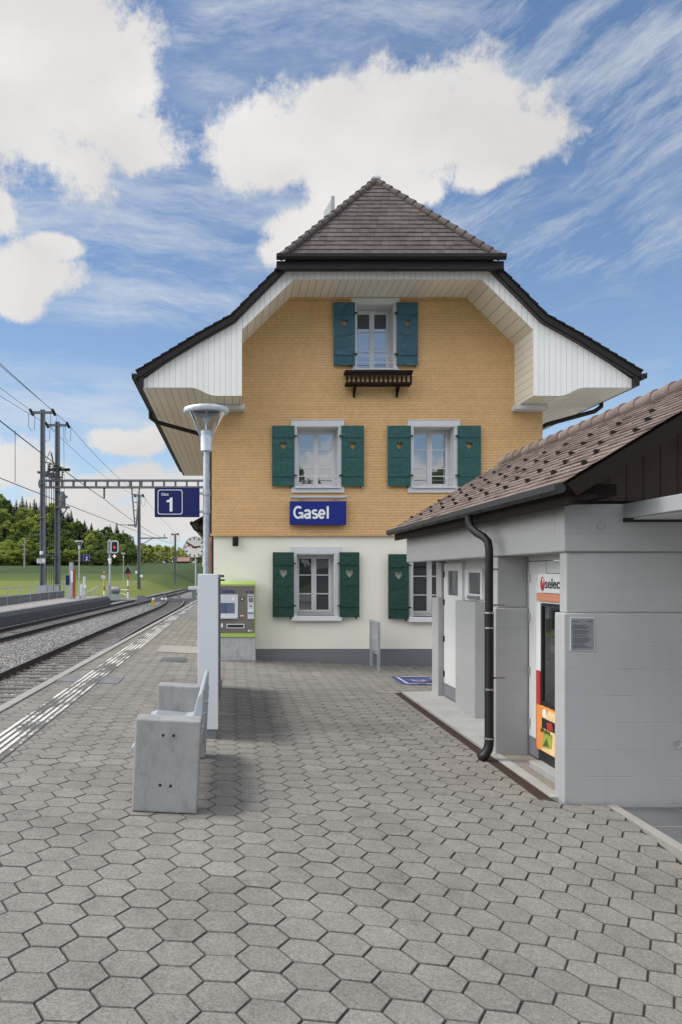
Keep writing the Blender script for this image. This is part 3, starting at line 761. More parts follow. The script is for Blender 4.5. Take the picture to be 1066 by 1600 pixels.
# blue patch painted on the paving near the wall
bm_c = gp(640, 1065, -0.17)
e = thing('ground_marking', (3.45, 15.0, -0.16), 'worn blue painted rectangle with white symbol on the paving', 'marking')
def fq(b_, x0, x1, y0, y1, d):
    b_.add([(x0, y0, gz(x0)+d), (x1, y0, gz(x1)+d), (x1, y1, gz(x1)+d), (x0, y1, gz(x0)+d)], [(0, 1, 2, 3)])
X0, X1, Y0, Y1 = 3.08, 4.30, 14.12, 15.30
b_ = MB(); n = 4
for k in range(n): fq(b_, X0+(X1-X0)*k/n, X0+(X1-X0)*(k+1)/n, Y0, Y1, 0.006)
b_.build('blue_field', M['bluemark'], e)
b_ = MB(); w = 0.05; o = 0.09
fq(b_, X0+o, X1-o, Y0+o, Y0+o+w, 0.010); fq(b_, X0+o, X1-o, Y1-o-w, Y1-o, 0.010); fq(b_, X0+o, X0+o+w, Y0+o+w, Y1-o-w, 0.010); fq(b_, X1-o-w, X1-o, Y0+o+w, Y1-o-w, 0.010)
fq(b_, 3.80, 3.90, 14.35, 15.05, 0.010)
for k in range(16):
    a0, a1 = 2*math.pi*k/16, 2*math.pi*(k+1)/16
    vs = [(3.52+r*math.cos(a), 14.75+r*1.5*math.sin(a)) for r, a in ((.07, a0), (.13, a0), (.13, a1), (.07, a1))]
    b_.add([(x, y, gz(x)+.010) for x, y in vs], [(0, 1, 2, 3)])
b_.build('symbol', M['whitemark'], e)
b_ = MB(); vs = [(3.40, 14.4), (3.48, 14.36), (4.12, 15.0), (4.04, 15.05)]
b_.add([(x, y, gz(x)+.014) for x, y in vs], [(0, 1, 2, 3)]); b_.build('red_stroke', M['redmark'], e)

# ================================================================== THE STATION HOUSE
YF = 17.15; YP = 16.10; XC = 3.2
K = F/YF
def fx(px): return (px-CX)/K
def fz(py): return EYE+(HY-py)/K
house = thing('station_house', (XC, YF, 0), 'tall station house with ochre shingled gable, cream ground floor and brown half-hipped roof', 'house')
WL, WR = fx(331), fx(848)
def rect(x0, x1, z0, z1): return [(x0, z0), (x1, z0), (x1, z1), (x0, z1)]
WIN = {'a': (556, 616, 475, 577), 'l': (463, 530, 666, 761), 'r': (645, 711, 666, 761)}
GWIN = {'gl': (463, 524, 865, 962), 'gr': (645, 711, 867, 964)}
def wrect(w): return rect(fx(w[0]), fx(w[1]), fz(w[3]), fz(w[2]))
ZW = fz(835)
PR = [(5.16, 5.98), (3.95, 6.72), (3.2, 7.14), (2.65, 7.70), (2.15, 8.20)]           # roof line, half, from the axis
b_ = MB()
gable = [(WL, ZW), (WR, ZW), (WR, 6.72), (XC+3.15, 6.95), (XC+2.1, 8.02), (XC-2.1, 8.02), (XC-3.15, 6.95), (WL, 6.72)]
b_.prism(gable, YF, YF+0.5, holes=[wrect(w) for w in WIN.values()])
b_.box(WL, WL+.3, YF+.5, 30.3, ZW, 6.7); b_.box(WR-.3, WR, YF+.5, 30.3, ZW, 6.7); b_.box(WL+.3, WR-.3, 30.0, 30.3, ZW, 6.7)
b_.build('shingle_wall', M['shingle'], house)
b_ = MB(); i_ = 0.04
b_.prism([(WL+i_, -.5), (WR-i_, -.5), (WR-i_, ZW), (WL+i_, ZW)], YF+i_, YF+0.5, holes=[wrect(w) for w in GWIN.values()])
b_.box(WL+i_, WL+.3, YF+.5, 30.3, -.5, ZW-.002); b_.box(WR-.3, WR-i_, YF+.5, 30.3, -.5, ZW-.002); b_.box(WL+.3, WR-.3, 30.0, 30.3, -.5, ZW-.002)
b_.build('rendered_wall', M['cream'], house)
zp = fz(1014)
b_ = MB(); b_.box(WL+.025, WR-.025, YF+.02, YF+.06, -.5, zp); b_.box(WL+.02, WL+.06, YF+.06, 30.3, -.5, zp)
b_.build('plinth', M['plinth'], house)
b_ = MB(); b_.box(WL-.03, WR+.03, YF-.035, YF+.05, ZW-.035, ZW+.012); b_.build('drip_board', M['shingle'], house)
b_ = MB(); b_.box(WL+.6, WR-.6, YF+2.6, YF+2.7, -.2, 8); b_.build('inner_wall', M['dark_wood'], house)

def window(w, casing, style, glass):
    x0, x1, z0, z1 = fx(w[0]), fx(w[1]), fz(w[3]), fz(w[2])
    cx0, cx1, cz0, cz1 = fx(casing[0]), fx(casing[1]), fz(casing[3]), fz(casing[2])
    b_ = MB()
    if style == 'wood':
        y0, y1 = YF-.03, YF+.002
        b_.box(cx0, cx1, y0, y1, z1, cz1); b_.box(cx0, cx1, y0, y1, cz0, z0)
        b_.box(cx0+.03, x0, y0+.004, y1, z0+.001, z1-.001); b_.box(x1, cx1-.03, y0+.004, y1, z0+.001, z1-.001)
        b_.box(cx0-.012, cx1+.012, y0-.012, y1, cz1, cz1+.012)
    else:
        y0, y1 = YF+.02, YF+.045
        b_.box(cx0, cx1, y0, y1, z1, cz1)
        b_.box(cx0+.07, x0, y0+.005, y1, z0, z1-.001); b_.box(x1, cx1-.07, y0+.005, y1, z0, z1-.001)
    ya_ = y0+.006; lw = .018
    b_.box(x0+.0005, x0+lw, ya_, YF+.42, z0+.0005, z1-.0005); b_.box(x1-lw, x1-.0005, ya_, YF+.42, z0+.0005, z1-.0005); b_.box(x0+lw, x1-lw, ya_, YF+.42, z1-lw, z1-.0005)
    f = b_.build('window', M['frame_g'], house, bevel=.004)
    b_ = MB(); ys0 = YF+.40
    b_.box(x0, x1, ys0, ys0+.05, z1-.05, z1); b_.box(x0, x1, ys0, ys0+.05, z0, z0+.05)
    b_.box(x0, x0+.045, ys0, ys0+.05, z0+.05, z1-.05); b_.box(x1-.045, x1, ys0, ys0+.05, z0+.05, z1-.05)
    xm = (x0+x1)/2
    for (a, c) in ((x0+.046, xm-.004), (xm+.004, x1-.046)):
        zb, zt_ = z0+.051, z1-.051; t = .052
        b_.box(a, a+t, ys0-.012, ys0+.03, zb, zt_); b_.box(c-t, c, ys0-.012, ys0+.03, zb, zt_)
        b_.box(a+t, c-t, ys0-.012, ys0+.03, zt_-t, zt_); b_.box(a+t, c-t, ys0-.012, ys0+.03, zb, zb+t+.01)
        for q in (1, 2):
            zq = zb+(zt_-zb)*q/3
            b_.box(a+t, c-t, ys0-.004, ys0+.012, zq-.012, zq+.012)
    b_.box(xm-.016, xm+.016, ys0-.024, ys0-.0125, z0+.06, z1-.06)
    b_.build('sash', M['sash'], f, bevel=.004)
    b_ = MB()
    for (a, c) in ((x0+.09, xm-.05), (xm+.05, x1-.09)):
        tl = random.uniform(-.004, .004)
        b_.add([(a, ys0+.014+tl, z0+.09), (c, ys0+.014-tl, z0+.09), (c, ys0+.016-tl, z1-.09), (a, ys0+.016+tl, z1-.09)], [(0, 1, 2, 3)])
    b_.build('pane', glass, f)
    b_ = MB()
    if style == 'wood':
        b_.box(x0-.02, x1+.02, YF-.075, YF+.395, z0-.03, z0+.005)
    else:
        b_.box(cx0+.02, cx1, YF-.07, YF+.395, cz0, z0)
    b_.build('sill', M['frame_g'] if style == 'wood' else M['sash'], f, bevel=.006)
    if style == 'wood':
        b_ = MB()
        for dz in (.16, .30) if glass is M['glass_up'] else (.24,):
            b_.tube([(x0+.01, YF+.03, z0+dz), (x1-.01, YF+.03, z0+dz)], .009, 8)
        b_.build('guard_rail', M['sash'], f)
    return f
wa = window(WIN['a'], (549, 624, 467, 581), 'wood', M['glass_up'])
z1a = fz(475)
b_ = MB(); b_.box(fx(563), fx(609), YF+.409, YF+.412, z1a-.42, z1a-.06); bl = b_.build('blind', M['print'], wa)
window(WIN['l'], (455, 538, 657, 770), 'wood', M['glass'])
window(WIN['r'], (637, 719, 657, 770), 'wood', M['glass'])
window(GWIN['gl'], (454, 534, 854, 970), 'stone', M['glass_d'])
window(GWIN['gr'], (636, 719, 856, 972), 'stone', M['glass_d'])

def heart(cx, cz, s):
    out = []
    for k in range(22):
        t = 2*math.pi*k/22
        out.append((cx+s*16*math.sin(t)**3/16*.5, cz+s*(13*math.cos(t)-5*math.cos(2*t)-2*math.cos(3*t)-math.cos(4*t))/16*.62))
    return out
def shutter(px0, px1, py0, py1, mat, inner, label=None):
    x0, x1, z0, z1 = fx(px0), fx(px1), fz(py1), fz(py0); w = x1-x0; h = z1-z0
    b_ = MB(); ya, yb = YF-.075, YF-.045
    hz = z0+h*.68 if py0 > 800 else z0+h*.675
    b_.prism(rect(x0, x1, z0, z1), ya, yb, holes=[heart((x0+x1)/2, hz, .165 if py0 > 800 else .145)])
    for q in ((.155, .19), (.80, .835)):
        b_.box(x0+.012, x1-.012, ya-.022, ya, z0+h*q[0], z0+h*q[1]+.02)
    b_.box(x0+w*.18, x1-w*.18, ya-.012, ya, z0+h*.475, z0+h*.488)
    o = b_.build('shutter', mat, house, bevel=.004)
    if label: o['label'] = label
    for q in (.175, .825):
        b_ = MB(); xi = x1 if inner > 0 else x0; sg = 1 if inner > 0 else -1
        b_.box(min(xi-.03*sg, xi+.05*sg), max(xi-.03*sg, xi+.05*sg), ya-.03, ya+.02, z0+h*q-.014, z0+h*q+.016)
        b_.build('hinge', M['iron'], o)
    b_ = MB(); b_.box(x1-.09, x1-.06, ya-.03, ya+.01, z0-.045, z0+.012)
    b_.build('latch', M['iron'], o)
shutter(521, 554, 474, 572, M['shut_b'], 1, 'petrol blue shutter with a heart cut-out under the eaves')
shutter(619, 652, 474, 572, M['shut_b'], -1, 'petrol blue shutter with a heart cut-out under the eaves')
for (a, c, q) in ((425, 460, 1), (533, 568, -1), (605, 641, 1), (714, 750, -1)): shutter(a, c, 666, 760, M['shut_old'], q, 'glossy weathered green shutter')
for (a, c, q) in ((426, 459, 1), (530, 561, -1), (606, 638, 1), (715, 747, -1)): shutter(a, c, 863+(3 if a > 600 else 0), 964+(3 if a > 600 else 0), M['shut_g'], q, 'dark green freshly painted shutter')

# --- roof
def side(prof, sg): return [(XC+sg*r, z) for r, z in prof]
YV = 15.92; YB = 30.5
APEX = 17.45; ZA = 10.60
b_ = MB()
th = .13
for sg in (-1, 1):
    out = side(PR, sg)
    inn = [(XC+sg*(r-.06), z-th) for r, z in PR]
    b_.prism(out+inn[::-1], YV+.06, YB)
    x2, z2 = out[-1]
    a = [(x2, YV-.05, z2), (XC, APEX, ZA), (XC, YB, ZA), (x2, YB, z2)]
    b_.add(a, [(0, 1, 2, 3)] if sg > 0 else [(3, 2, 1, 0)])
b_.add([(XC-2.15, YV-.05, 8.19), (XC+2.15, YV-.05, 8.19), (XC, APEX, ZA-.02)], [(0, 1, 2)])
b_.add([(XC-2.15, YB, 8.2), (XC+2.15, YB, 8.2), (XC, YB, ZA)], [(0, 1, 2)])
roof = b_.build('roof', M['tile_old'], house)
# tile courses: individual tiles laid on a slope
def tiles(b_, P0, U, V, width_at, L, expo, tw, thick=.016, lift=.02, off0=0.0, u0_at=None):
    P0, U, V = Vector(P0), Vector(U).normalized(), Vector(V).normalized(); N = U.cross(V).normalized()
    if N.z < 0: N = -N
    n = int(math.ceil(L/expo))
    for r in range(n):
        v0 = r*expo; v1 = min(v0+expo*1.12, L)
        ua, ub = width_at(v0)
        u = ua-(tw*.5 if r % 2 else 0)+off0
        while u < ub:
            a = max(u+.002, ua); c = min(u+tw-.002, ub)
            if c-a > .02:
                l = lift+random.gauss(0, .0025); t = random.random()
                ua1, ub1 = width_at(v1); a1 = max(a, ua1); c1 = min(c, ub1)
                if c1 < a1: a1 = c1 = (a1+c1)/2
                q = P0+V*(v0+random.gauss(0, .003)); q1 = P0+V*v1
                p = [q+U*a+N*l, q+U*c+N*l, q1+U*c1+N*.003, q1+U*a1+N*.003, q+U*a+N*(l-thick), q+U*c+N*(l-thick)]
                b_.add(p, [(0, 1, 2, 3), (4, 5, 1, 0), (4, 0, 3), (1, 5, 2)], t)
            u += tw
b_ = MB(); random.seed(5)
VL = Vector((0, APEX-YV+.08, ZA-8.22)); Lh = VL.length
tiles(b_, (XC, YV-.10, 8.24), (1, 0, 0), VL, lambda v: (-2.20*(1-v/Lh), 2.20*(1-v/Lh)), Lh, .150, .165, .014, .020)
b_.build('hip_tiles', M['tile_old'], roof, tint=True)
# side slopes
b_ = MB()
for sg in (-1, 1):
    for (r0, z0), (r1, z1) in zip(PR, PR[1:]):
        V = Vector((sg*(r1-r0), 0, z1-z0)); L = V.length
        tiles(b_, (XC+sg*r0, YV, z0), (0, 1, 0), V, lambda v: (0, YB-YV), L, .26, .30, .018, .03)
    V = Vector((-sg*2.15, 0, ZA-8.2)); L = V.length
    tiles(b_, (XC+sg*2.15, YV, 8.2), (0, 1, 0), V, lambda v: (0.02+(APEX-YV)*v/L, YB-YV), L, .26, .30, .018, .03)
b_.build('slope_tiles', M['tile_old'], roof, tint=True)
b_ = MB()
for sg in (-1, 1):
    A = Vector((XC+sg*2.22, YV-.12, 8.26)); B = Vector((XC, APEX, ZA+.03)); n = 15
    for k in range(n):
        p = A.lerp(B, k/n); q = A.lerp(B, (k+1.12)/n)
        b_.tube([p+Vector((0, 0, .012)), q-Vector((0, 0, .01))], [.088, .072], 10); b_.t[-12:] = [random.random()]*12
k = 0
while APEX+k*.36 < YB:
    b_.tube([(XC, APEX+k*.36, ZA+.04), (XC, APEX+k*.36+.40, ZA+.03)], [.10, .085], 10); k += 1
b_.t = [random.random() if i % 12 == 0 else 0.5 for i in range(len(b_.f))]
b_.build('ridge_tiles', M['tile_old'], roof, tint=True, smooth=True)
b_ = MB(); b_.box(XC-.11, XC+.11, APEX-.1, APEX+.12, ZA+.04, ZA+.13); b_.build('apex_cap', M['silver'], roof, bevel=.03)
# chimney
b_ = MB()
b_.prism([(2.32, 9.4), (2.515, 9.4), (2.515, 11.40), (2.32, 11.08)], 19.85, 20.3)
ch = b_.build('chimney', M['paint_w'], roof, bevel=.01)
b_ = MB(); b_.prism([(2.517, 9.4), (2.60, 9.4), (2.60, 11.44), (2.517, 11.44)], 19.80, 20.3)
b_.build('cowl', M['grey_p'], ch)
# verge: dark board under the tile edge, stepped tile ends above
for sg in (-1, 1):
    out = side(PR, sg); inn = [(XC+sg*(r-.04), z-.115) for r, z in PR]
    b_ = MB(); b_.prism(out+inn[::-1], YV, YV+.055)
    b_.build('verge_board', M['dark_metal'], house)
    b_ = MB()
    for (r0, z0), (r1, z1) in zip(PR, PR[1:]):
        L = math.hypot(r1-r0, z1-z0); n = max(1, int(L/.2)); ux, uz = sg*(r1-r0)/L, (z1-z0)/L
        for q in range(n):
            x = XC+sg*r0+ux*L*q/n; z = z0+uz*L*q/n; l = L/n*1.1; nx_, nz_ = (-uz*1, ux*1) if sg < 0 else (uz, -ux)
            if nz_ < 0: nx_, nz_ = -nx_, -nz_
            b_.add([(x+nx_*.035, YV-.03, z+nz_*.035), (x+ux*l+nx_*.012, YV-.03, z+uz*l+nz_*.012), (x+ux*l, YV-.03, z+uz*l), (x, YV-.03, z),
                    (x+nx_*.035, YV+.1, z+nz_*.035), (x+ux*l+nx_*.012, YV+.1, z+uz*l+nz_*.012), (x+ux*l, YV+.1, z+uz*l), (x, YV+.1, z)],
                   [(0,1,2,3),(4,5,6,7),(0,1,5,4),(3,2,6,7),(0,3,7,4),(1,2,6,5)])
    b_.build('verge_tiles', M['dark_metal'], house)
# white boarded verge panel
ptop = [(5.02, 5.86), (3.95, 6.60), (3.2, 7.02), (2.65, 7.57), (2.13, 8.09)]
inner = [(1.93, 7.92), (3.0, 6.88), (3.0, 5.52)]
scv = [(3.55, 5.52)]+[(3.55+.5*t, 5.52+.17*(3*t*t-2*t**3)) for t in (.2, .4, .6, .8, 1.0)]+[(5.02, 5.69)]
half = ptop[::-1]
polyR = [(XC+r, z) for r, z in half]+[(XC+r, z) for r, z in scv[::-1]]+[(XC+r, z) for r, z in inner[::-1]]
polyL = [(XC-r, z) for r, z in inner]+[(XC-r, z) for r, z in scv]+[(XC-r, z) for r, z in half[::-1]]
b_ = MB(); b_.prism(polyR+polyL, YP-.03, YP)
b_.build('verge_panel', M['white_v'], house)
# trims beside the upright edge
for sg in (-1, 1):
    b_ = MB(); x = XC+sg*3.0; b_.box(min(x, x+sg*.1), max(x, x+sg*.1), YP-.042, YP-.0305, 5.522, 6.93); b_.build('corner_trim', M['white_v'], house)
# boxed soffits
b_ = MB(); top = [(XC-3.0, 6.88), (XC-1.93, 7.92), (XC+1.93, 7.92), (XC+3.0, 6.88)]
b_.ribbon(top, YP-.001, YF+.02)
for sg in (-1, 1): b_.ribbon([(XC+sg*r, z) for r, z in [(3.0, 5.52)]+scv[:-1]+[(4.05, 5.69)]], YP-.001, YF+.02)
for sg in (-1, 1): b_.ribbon([(XC+sg*4.05, 5.69), (XC+sg*5.05, 5.69)], YP-.001, YF+.02)
for sg in (-1, 1): b_.ribbon([(XC+sg*3.6, 5.69), (XC+sg*5.05, 5.69)], YF+.02, YB)
b_.build('soffit', M['soffit_x'], house)
for sg in (-1, 1):
    b_ = MB(); b_.ribbon([(XC+sg*3.0, 5.52), (XC+sg*3.0, 6.88)], YP-.001, YF+.02); b_.build('upright_soffit', M['soffit_z'], house)
    b_ = MB(); x0, x1 = sorted((XC+sg*2.93, XC+sg*3.62)); b_.box(x0, x1, YF-.32, YF+.02, 5.41, 5.515); b_.build('bearing_beam', M['frame_g'], house, bevel=.01)
# wall moulding under the soffit
b_ = MB(); b_.box(XC-1.98, XC+1.98, YF-.025, YF-.001, 7.865, 7.915); b_.build('wall_moulding', M['shingle'], house)
# gutters
b_ = MB()
b_.tube([(XC-2.31, YV-.20, 8.235), (XC+2.31, YV-.20, 8.235)], .058, 12); b_.box(XC-2.31, XC+2.31, YV-.27, YV-.258, 8.22, 8.285)
b_.box(XC-2.30, XC+2.30, YV-.12, YV+.03, 8.03, 8.185)
b_.build('hip_gutter', M['dark_metal'], house, smooth=True)
for sg in (-1, 1):
    b_ = MB(); x = XC+sg*5.16
    b_.tube([(x+sg*.02, YV-.02, 5.88), (x+sg*.02, YB, 5.88)], .06, 12)
    b_.box(min(x+sg*.075, x+sg*.087), max(x+sg*.075, x+sg*.087), YV-.03, YB, 5.84, 5.95)
    b_.box(*sorted((XC+sg*5.02, XC+sg*5.12)), YV+.02, YB, 5.70, 5.93)
    g = b_.build('eaves_gutter', M['dark_metal'], house, smooth=True)
    b_ = MB(); yd = 19.0 if sg < 0 else 17.75
    b_.tube([(x+sg*.03, yd, 5.80), (x+sg*.03, yd, 5.66), (x-sg*.12, yd, 5.55), (XC+sg*3.95, yd, 5.25), (XC+sg*3.72, yd, 5.12), (XC+sg*3.70, yd, 4.8), (XC+sg*3.70, yd, -.1)], .05, 12)
    b_.build('downpipe', M['dark_metal'], house, smooth=True)
# low canopy along the track side
b_ = MB(); b_.prism([(WL, 3.40), (WL-.52, 3.12), (WL-.52, 3.18), (WL, 3.46)], 19.6, 29.5); b_.prism([(WL-.02, 3.25), (WL-.40, 3.05), (WL-.40, 3.12), (WL-.02, 3.38)], 19.75, 29.4)
cn = b_.build('side_canopy', M['dark_wood'], house)
b_ = MB(); b_.tube([(WL-.56, 19.5, 3.12), (WL-.56, 29.5, 3.12)], .055, 10); b_.tube([(WL-.56, 19.9, 3.08), (WL-.50, 19.9, 2.98), (WL-.40, 19.9, 2.95), (WL-.2, 19.9, 2.95)], .03, 8)
b_.build('canopy_gutter', M['dark_metal'], cn, smooth=True)
b_ = MB(); b_.box(WL-.06, WL-.005, 17.25, 17.6, 0, 2.5); b_.lathe([(0.001, 0), (.175, 0), (.175, .055), (.001, .055)], (WL-.06, 17.425, 2.5), 20, 'X')
b_.build('side_board', M['rust_panel'], house)

# --- things on the facade
fb = thing('flower_box', (fx(588), YF-.2, fz(606)), 'empty dark brown wooden flower box on brackets under the attic window', 'flower box')
x0, x1, z0, z1 = fx(538), fx(639), fz(604), fz(586)
b_ = MB(); yy0, yy1 = YF-.30, YF-.06
b_.box(x0, x1, yy0, yy1, z0-.02, z0+.03); b_.box(x0-.02, x1+.02, yy0-.015, yy0+.035, z1-.025, z1+.03); b_.box(x0-.02, x1+.02, yy1-.03, yy1+.01, z1-.025, z1+.03)
b_.box(x0-.02, x0+.03, yy0+.035, yy1-.03, z1-.03, z1+.025); b_.box(x1-.03, x1+.02, yy0+.035, yy1-.03, z1-.03, z1+.025)
b_.build('box_frame', M['dark_wood'], fb)
b_ = MB(); n = 15
for k in range(n):
    x = x0+.02+(x1-x0-.04)*k/(n-1)
    b_.box(x-.022, x+.022, yy0+.005, yy0+.025, z0+.03, z1-.025)
b_.build('slats', M['dark_wood'], fb)
for px in (553, 620):
    b_ = MB(); x = fx(px)
    b_.box(x-.022, x+.022, YF-.05, YF-.005, z0-.24, z0-.021); b_.prism([(YF-.05, z0-.2), (YF-.05, z0-.12), (YF-.26, z0-.021), (YF-.30, z0-.021)], x-.02, x+.02, 'YZ')
    b_.build('bracket', M['dark_wood'], fb)

sg_ = thing('station_sign', (fx(496), YF-.1, fz(802)), 'blue station name sign reading Gasel above the ground floor window', 'sign')
b_ = MB(); x0, x1, z0, z1 = fx(452.5), fx(540), fz(820.5), fz(784)
b_.box(x0, x1, YF-.14, YF-.04, z0, z1); b_.build('panel', M['blue'], sg_, bevel=.006)
b_ = MB(); word_strokes(b_, 'Gasel', .268, .172, (x0+.075, YF-.141, z0+.135), (1, 0, 0), (0, 0, 1), .006)
b_.build('lettering', M['white_l'], sg_)
lb = thing('sign_lamp', (fx(496), YF-.1, fz(778)), 'long grey lamp bar mounted over the blue name sign', 'lamp')
b_ = MB(); b_.tube([(fx(453), YF-.14, fz(778)), (fx(541), YF-.14, fz(778))], .033, 12); b_.build('lamp_bar', M['grey_metal'], lb, smooth=True)
for px in (470, 523):
    b_ = MB(); b_.box(fx(px)-.02, fx(px)+.02, YF-.14, YF-.001, fz(778)-.012, fz(778)+.012); b_.build('bracket', M['grey_metal'], lb)
wl = thing('wall_lamp', (fx(368), YF, fz(846)), 'black cylinder spotlight on the cream wall above the ticket machine', 'lamp')
b_ = MB(); b_.lathe([(.001, -.11), (.055, -.11), (.066, -.09), (.066, .09), (.05, .105), (.001, .105)], (fx(368), YF-.09, fz(846)), 16); b_.build('lamp_body', M['iron'], wl, smooth=True)
b_ = MB(); b_.box(fx(368)-.03, fx(368)+.03, YF-.06, YF+.039, fz(846)-.03, fz(846)+.08); b_.build('wall_mount', M['iron'], wl)

# ================================================================== THE SHELTER
XS, YS, YE = 2.88, 6.78, 12.9
sh = thing('shelter_building', (4.5, 9.8, -.15), 'low grey concrete shelter with brown tiled roof and white doors', 'building')
fw = M['formwork']
ZP, ZB, ZT = 1.51, 2.045, 2.46
b_ = MB()
b_.box(XS, 6.2, YS, YS+.2, -.3, ZP); b_.box(XS+.032, 6.2, YS+.032, YS+.17, ZP, ZB)
b_.build('wall', fw, sh, bevel=.012); b_ = MB()
b_.box(XS, 3.245, 8.55, 8.75, -.3, ZP-.03); b_.box(XS+.032, 3.245, 8.58, 8.72, ZP-.03, ZB)
b_.box(3.245, 3.44, 8.56, 8.74, -.3, ZB)
b_.build('wall', fw, sh, bevel=.012); b_ = MB()
b_.box(3.30, 6.2, 12.53, YE, -.3, 1.47); b_.box(3.36, 6.2, 12.56, YE-.03, 1.47, ZB)
b_.build('wall', fw, sh, bevel=.012); b_ = MB()
b_.box(3.28, 3.44, 10.57, 11.48, -.3, 1.47)
wl_ = b_.build('wall_plinth', fw, sh, bevel=.012)
b_ = MB(); b_.box(XS, 6.2, YS-.002, YS+.2, ZB, ZT); b_.box(XS, XS+.2, YS+.2, YE, ZB, ZT)
b_.build('beam', fw, sh, bevel=.012)
b_ = MB(); b_.box(XS+.2, 6.1, YS+.2, YE, ZB+.06, ZB+.16); b_.build('ceiling', fw, sh)
b_ = MB(); b_.box(3.44, 3.60, 8.75, 12.53, -.3, ZB+.06); b_.box(6.0, 6.2, YS+.2, YE, -.3, ZB+.06); b_.box(4.25, 4.4, YS+.2, 8.75, -.3, ZB+.06)
b_.build('back_wall', M['paint_w'], sh)
# rib marks and tie holes in the concrete
for (x, z) in ((3.87, .37), (3.20, 2.27), (5.1, 2.2)):
    b_ = MB(); b_.lathe([(.001, .004), (.022, .004), (.032, .0), (.034, -.004)], (x, YS-.004, z), 14, 'Y'); b_.build('tie_hole', M['formwork'], sh, smooth=True)
def door(y0, y1, x, z0, z1, pane=True, hinge_y=None):
    b_ = MB(); t = .05
    if pane:
        pw0, pw1 = y0+.22, y1-.22
        b_.prism(rect(y0, y1, z0+.22, z1), x-t, x-.002, 'YZ', holes=[rect(pw0, pw1, 1.52, 1.90)])
    else: b_.box(x-t, x-.002, y0, y1, z0+.22, z1)
    d = b_.build('door', M['paint_w'], sh, bevel=.004)
    if pane:
        b_ = MB(); b_.box(x-.03, x-.02, y0+.22, y1-.22, 1.52, 1.90); b_.build('pane', M['glass_d'], d)
    b_ = MB(); b_.box(x-t+.002, x-.002, y0, y1, z0+.02, z0+.218); b_.build('kick_plate', M['plinth'], d)
    for z in (z0+.32, z0+.88, z0+1.46, z1-.22):
        b_ = MB(); b_.tube([(x-t-.012, hinge_y, z), (x-t-.012, hinge_y, z+.09)], .014, 8); b_.build('hinge', M['iron'] if pane else M['steel'], d, smooth=True)
    return d
door(11.52, 12.50, 3.44, -.105, 2.02, True, 12.46)
door(8.9, 9.85, 3.44, -.105, 2.02, True, 8.95)
door(8.075, 8.54, 3.295, -.128, 1.985, False, 8.50)
b_ = MB(); b_.box(3.25, 3.294, 6.99, 8.545, 1.992, ZB+.05); b_.box(3.25, 3.294, 6.99, 8.07, 1.86, 1.985); b_.build('door_header', M['paint_w'], sh)
# window over the plinth
b_ = MB(); y0, y1, z0, z1 = 10.62, 11.42, 1.50, 1.92
b_.prism(rect(y0, y1, z0, z1), 3.40, 3.438, 'YZ', holes=[rect(y0+.09, y1-.18, z0+.07, z1-.05)])
w_ = b_.build('window', M['paint_w'], sh, bevel=.003)
b_ = MB(); b_.box(3.42, 3.43, y0+.09, y1-.18, z0+.07, z1-.05); b_.build('pane', M['glass_d'], w_)
b_ = MB(); b_.box(3.37, 3.399, y0+.1, y1-.2, z0+.005, z0+.045); b_.build('vent_slot', M['plinth'], w_)
# roof of the shelter
EX, EZ, RX, RZ_ = 2.66, 2.575, 4.46, 3.665
VS = Vector((RX-EX, 0, RZ_-EZ)); Ls = VS.length; Y0r, Y1r = 6.20, 12.95
b_ = MB(); b_.prism([(EX, EZ), (RX, RZ_), (2*RX-EX, EZ), (2*RX-EX-.03, EZ-.07), (RX, RZ_-.08), (EX+.03, EZ-.07)], Y0r+.03, Y1r)
rf = b_.build('roof', M['dark_wood'], sh)
b_ = MB(); random.seed(9)
tiles(b_, (EX-.03, Y0r, EZ), (0, 1, 0), VS, lambda v: (0, Y1r-Y0r), Ls, .118, .17, .012, .017)
tiles(b_, (2*RX-EX+.03, Y0r, EZ), (0, 1, 0), Vector((-VS.x, 0, VS.z)), lambda v: (0, Y1r-Y0r), Ls, .118, .17, .012, .017)
b_.build('roof_tiles', M['tile'], rf, tint=True)
b_ = MB(); y = Y0r-.02; c_ = []
while y < Y1r-.1:
    o = len(b_.f); b_.tube([(RX, y, RZ_+.045), (RX, y+.38, RZ_+.03)], [.085, .072], 12); t = random.random()
    for i in range(o, len(b_.f)): b_.t[i] = t
    y += .335
b_.build('ridge_tiles', M['tile'], rf, tint=True, smooth=True)
# snow guards
b0 = MB(); b0.prism([(-.01, 0), (.05, 0), (.045, .010), (.012, .042), (.0, .042)], -.016, .016, 'XZ')
proto = None
Vn = VS.normalized(); Nn = Vector((-Vn.z, 0, Vn.x))
rowsg = [(.30, 0), (.55, .24), (.83, .05), (1.10, .3), (1.42, .12)]
random.seed(21)
for (v, o) in rowsg:
    y = Y0r+.25+o
    while y < Y1r-.2:
        p = Vector((EX, y, EZ))+Vn*v+Nn*.022
        if proto is None:
            proto = b0.build('snow_guard', M['iron'], rf, off=(0, 0, 0)); ob = proto
        else:
            ob = proto.copy(); COL.objects.link(ob)
        ob.location = p-Vector(sh.location); ob.rotation_euler = (0, -math.atan2(Vn.z, Vn.x), 0)
        y += .62
